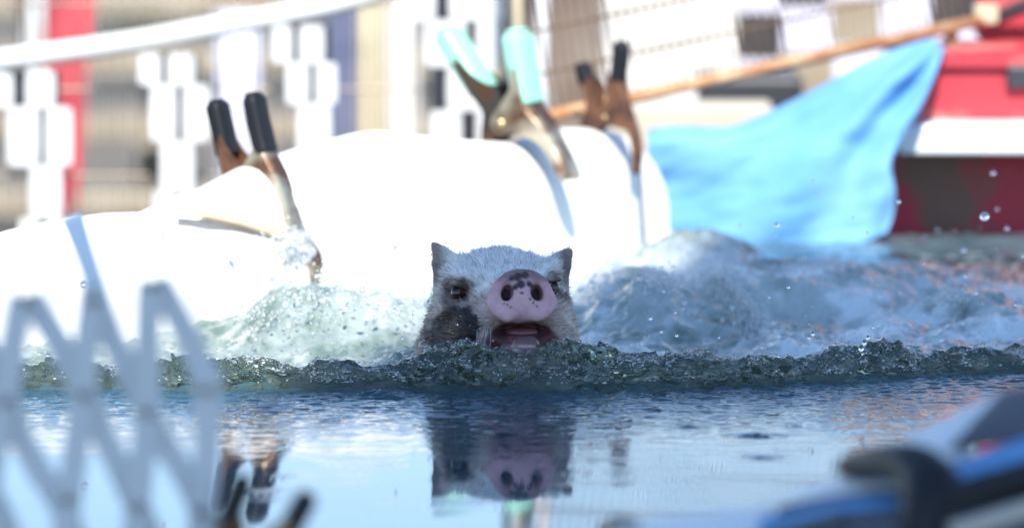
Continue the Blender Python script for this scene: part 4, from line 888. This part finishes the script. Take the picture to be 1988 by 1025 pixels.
# stepped timber benches
bn = empty('bench', (-0.75, 14.5, GZ)); tag(bn, 'long stepped timber bench on the ground behind the fence', 'bench')
for k, (z, yy) in enumerate(((-0.44, 13.6), (-0.33, 14.0), (-0.22, 14.4), (-0.12, 14.8), (-0.03, 15.2))):
    MB().box((-0.55, yy, z), (2.4, 0.26, 0.035), bevel=0.004).build('plank', M['wood'], bn)
for sx in (-1.6, -0.7, 0.3):
    MB().box((sx, 14.45, (GZ - 0.16) / 2 + -0.02), (0.06, 2.0, 0.08), rot=Matrix.Rotation(R(13.5), 3, 'X')).build('support', M['wood'], bn)
    for (z, yy) in ((-0.33, 14.0), (-0.12, 14.8)): MB().box((sx, yy, (GZ + z - .02) / 2), (0.05, 0.06, z - .02 - GZ)).build('leg', M['wood'], bn)
def lathe_thing(name, label, cat, px, py_top, Y_, rad, m_, prof, zb):
    q = at(px, py_top, Y_); h = q.z - zb; rt = empty(name, (q.x, Y_, zb)); tag(rt, label, cat)
    rows = [[Vector((q.x + math.cos(t) * rad * r_, Y_ + math.sin(t) * rad * r_, zb + h * z)) for t in np.linspace(0, 2 * math.pi, 25)] for r_, z in prof]
    MB().grid(rows).build('shell', m_, rt, smooth=True, solid=0.003)
    MB().tube([Vector((q.x + math.cos(t) * rad * prof[-1][0], Y_ + math.sin(t) * rad * prof[-1][0], zb + h)) for t in np.linspace(0, 2 * math.pi, 25)], 0.006, 6).build('rim', m_, rt, smooth=True); return rt
BUCK = [(0.0, 0.0), (.84, 0.0), (.88, .3), (.94, .7), (.96, .72), (1.0, 1.0)]
lathe_thing('barrel', 'pale lavender plastic barrel seen through the fence', 'barrel', 462, 30, 11.6, 0.034, M['lav'], BUCK, GZ)
lathe_thing('tub', 'salmon plastic tub on the timber bench', 'tub', 468, -60, 15.2, 0.075, M['terra'], BUCK, -0.012)
ground_box('timber_post', 'pale squared timber post beyond the pennants', 'post', 690, -20, 752, 11.4, 0.06, M['khaki'], .006)
ground_box('crate', 'slate blue crate standing behind the pale timber post', 'crate', 632, 8, 700, 11.8, 0.1, M['slate'], .008)
ground_box('board', 'off-white board leaning beside the white pipe post', 'board', 742, -10, 812, 11.6, 0.04, M['boxwhite'], .004)
o = MB().box(tuple(at(268, 52, 15.2)), (0.115, 0.12, 0.035), bevel=.004).build('box', M['cream']); o.location.z = 0; tag(o, 'flat cream cardboard box on the top bench plank', 'box')
ground_box('board', 'large off-white board behind the rusty mesh panel', 'board', 1172, -30, 1432, 11.2, 0.05, M['boxwhite'], .006)
ground_box('crate', 'dark slatted crate behind the blue tarpaulin', 'crate', 1356, 150, 1560, 10.6, 0.14, M['dark'], .008)
ground_box('crate', 'grey-brown crate behind the rusty mesh panel', 'crate', 1000, -40, 1165, 11.8, 0.2, M['crate'], .008)
ck = empty('checkered_banner', tuple(at(1600, 120, 11.3))); tag(ck, 'black and white checkered banner behind the rusty mesh panel', 'banner')
for i, x0 in enumerate(range(1410, 1890, 96)):
    for j, y0 in enumerate((-150, -62, 26, 114)):
        a = at(x0 + j * 6, y0 - i * 14, 11.3); b_ = at(x0 + 96 + j * 6, y0 + 88 - i * 14, 11.3)
        MB().box(((a.x + b_.x) / 2, 11.3, (a.z + b_.z) / 2), (b_.x - a.x, 0.004, a.z - b_.z)).build('check', M['lav'] if (i + j) % 2 else (M['fabblack'] if (i + j) % 4 else M['wood']), ck)
for q in (1412, 1880):
    p = at(q, 0, 11.31); MB().tube([(p.x, 11.312, GZ), (p.x, 11.312, p.z + .1)], .008, 8).build('stake', M['wood'], ck)
ground_box('board', 'low pale plank lying behind the crest of the white tarpaulin', 'board', 1180, 205, 1500, 10.45, 0.1, M['beige'], .006)

# ================================================================== ADDED CANOPY, OUT OF VIEW, TO SHADE THE NEAR SIDE
cp = empty('added_canopy', (1.038, -1.60, GZ)); tag(cp, 'high white awning on four tall poles, added out of view to shade the near side of the pool', 'added_canopy')
cq = Matrix.Rotation(R(70), 3, 'Z'); cc = Vector((1.038, -1.60, 0)); hw, hd, hz = 3.175, 1.35, 8.5
def cpt(x, y, z): return cc + cq @ Vector((x * hw, y * hd, 0)) + Vector((0, 0, z))
mb = MB(); mb.add([cpt(-1, -1, hz), cpt(1, -1, hz), cpt(1, 1, hz), cpt(-1, 1, hz), cpt(0, 0, hz + .55)], [(0, 1, 4), (1, 2, 4), (2, 3, 4), (3, 0, 4)]); mb.build('roof', M['added_canopy'], cp, solid=0.004)
for sx, sy in ((-1, -1), (1, -1), (1, 1), (-1, 1)):
    if (sx, sy) == (-1, 1): pass
    MB().tube([cpt(sx * .99, sy * .99, GZ), cpt(sx * .99, sy * .99, hz)], 0.035, 10).build('leg', M['pipe'], cp)
for a, b_ in (((-1, -1), (1, -1)), ((1, -1), (1, 1)), ((1, 1), (-1, 1)), ((-1, 1), (-1, -1))):
    MB().tube([cpt(*a, hz - .02), cpt(*b_, hz - .02)], 0.015, 6).build('frame_bar', M['pipe'], cp)
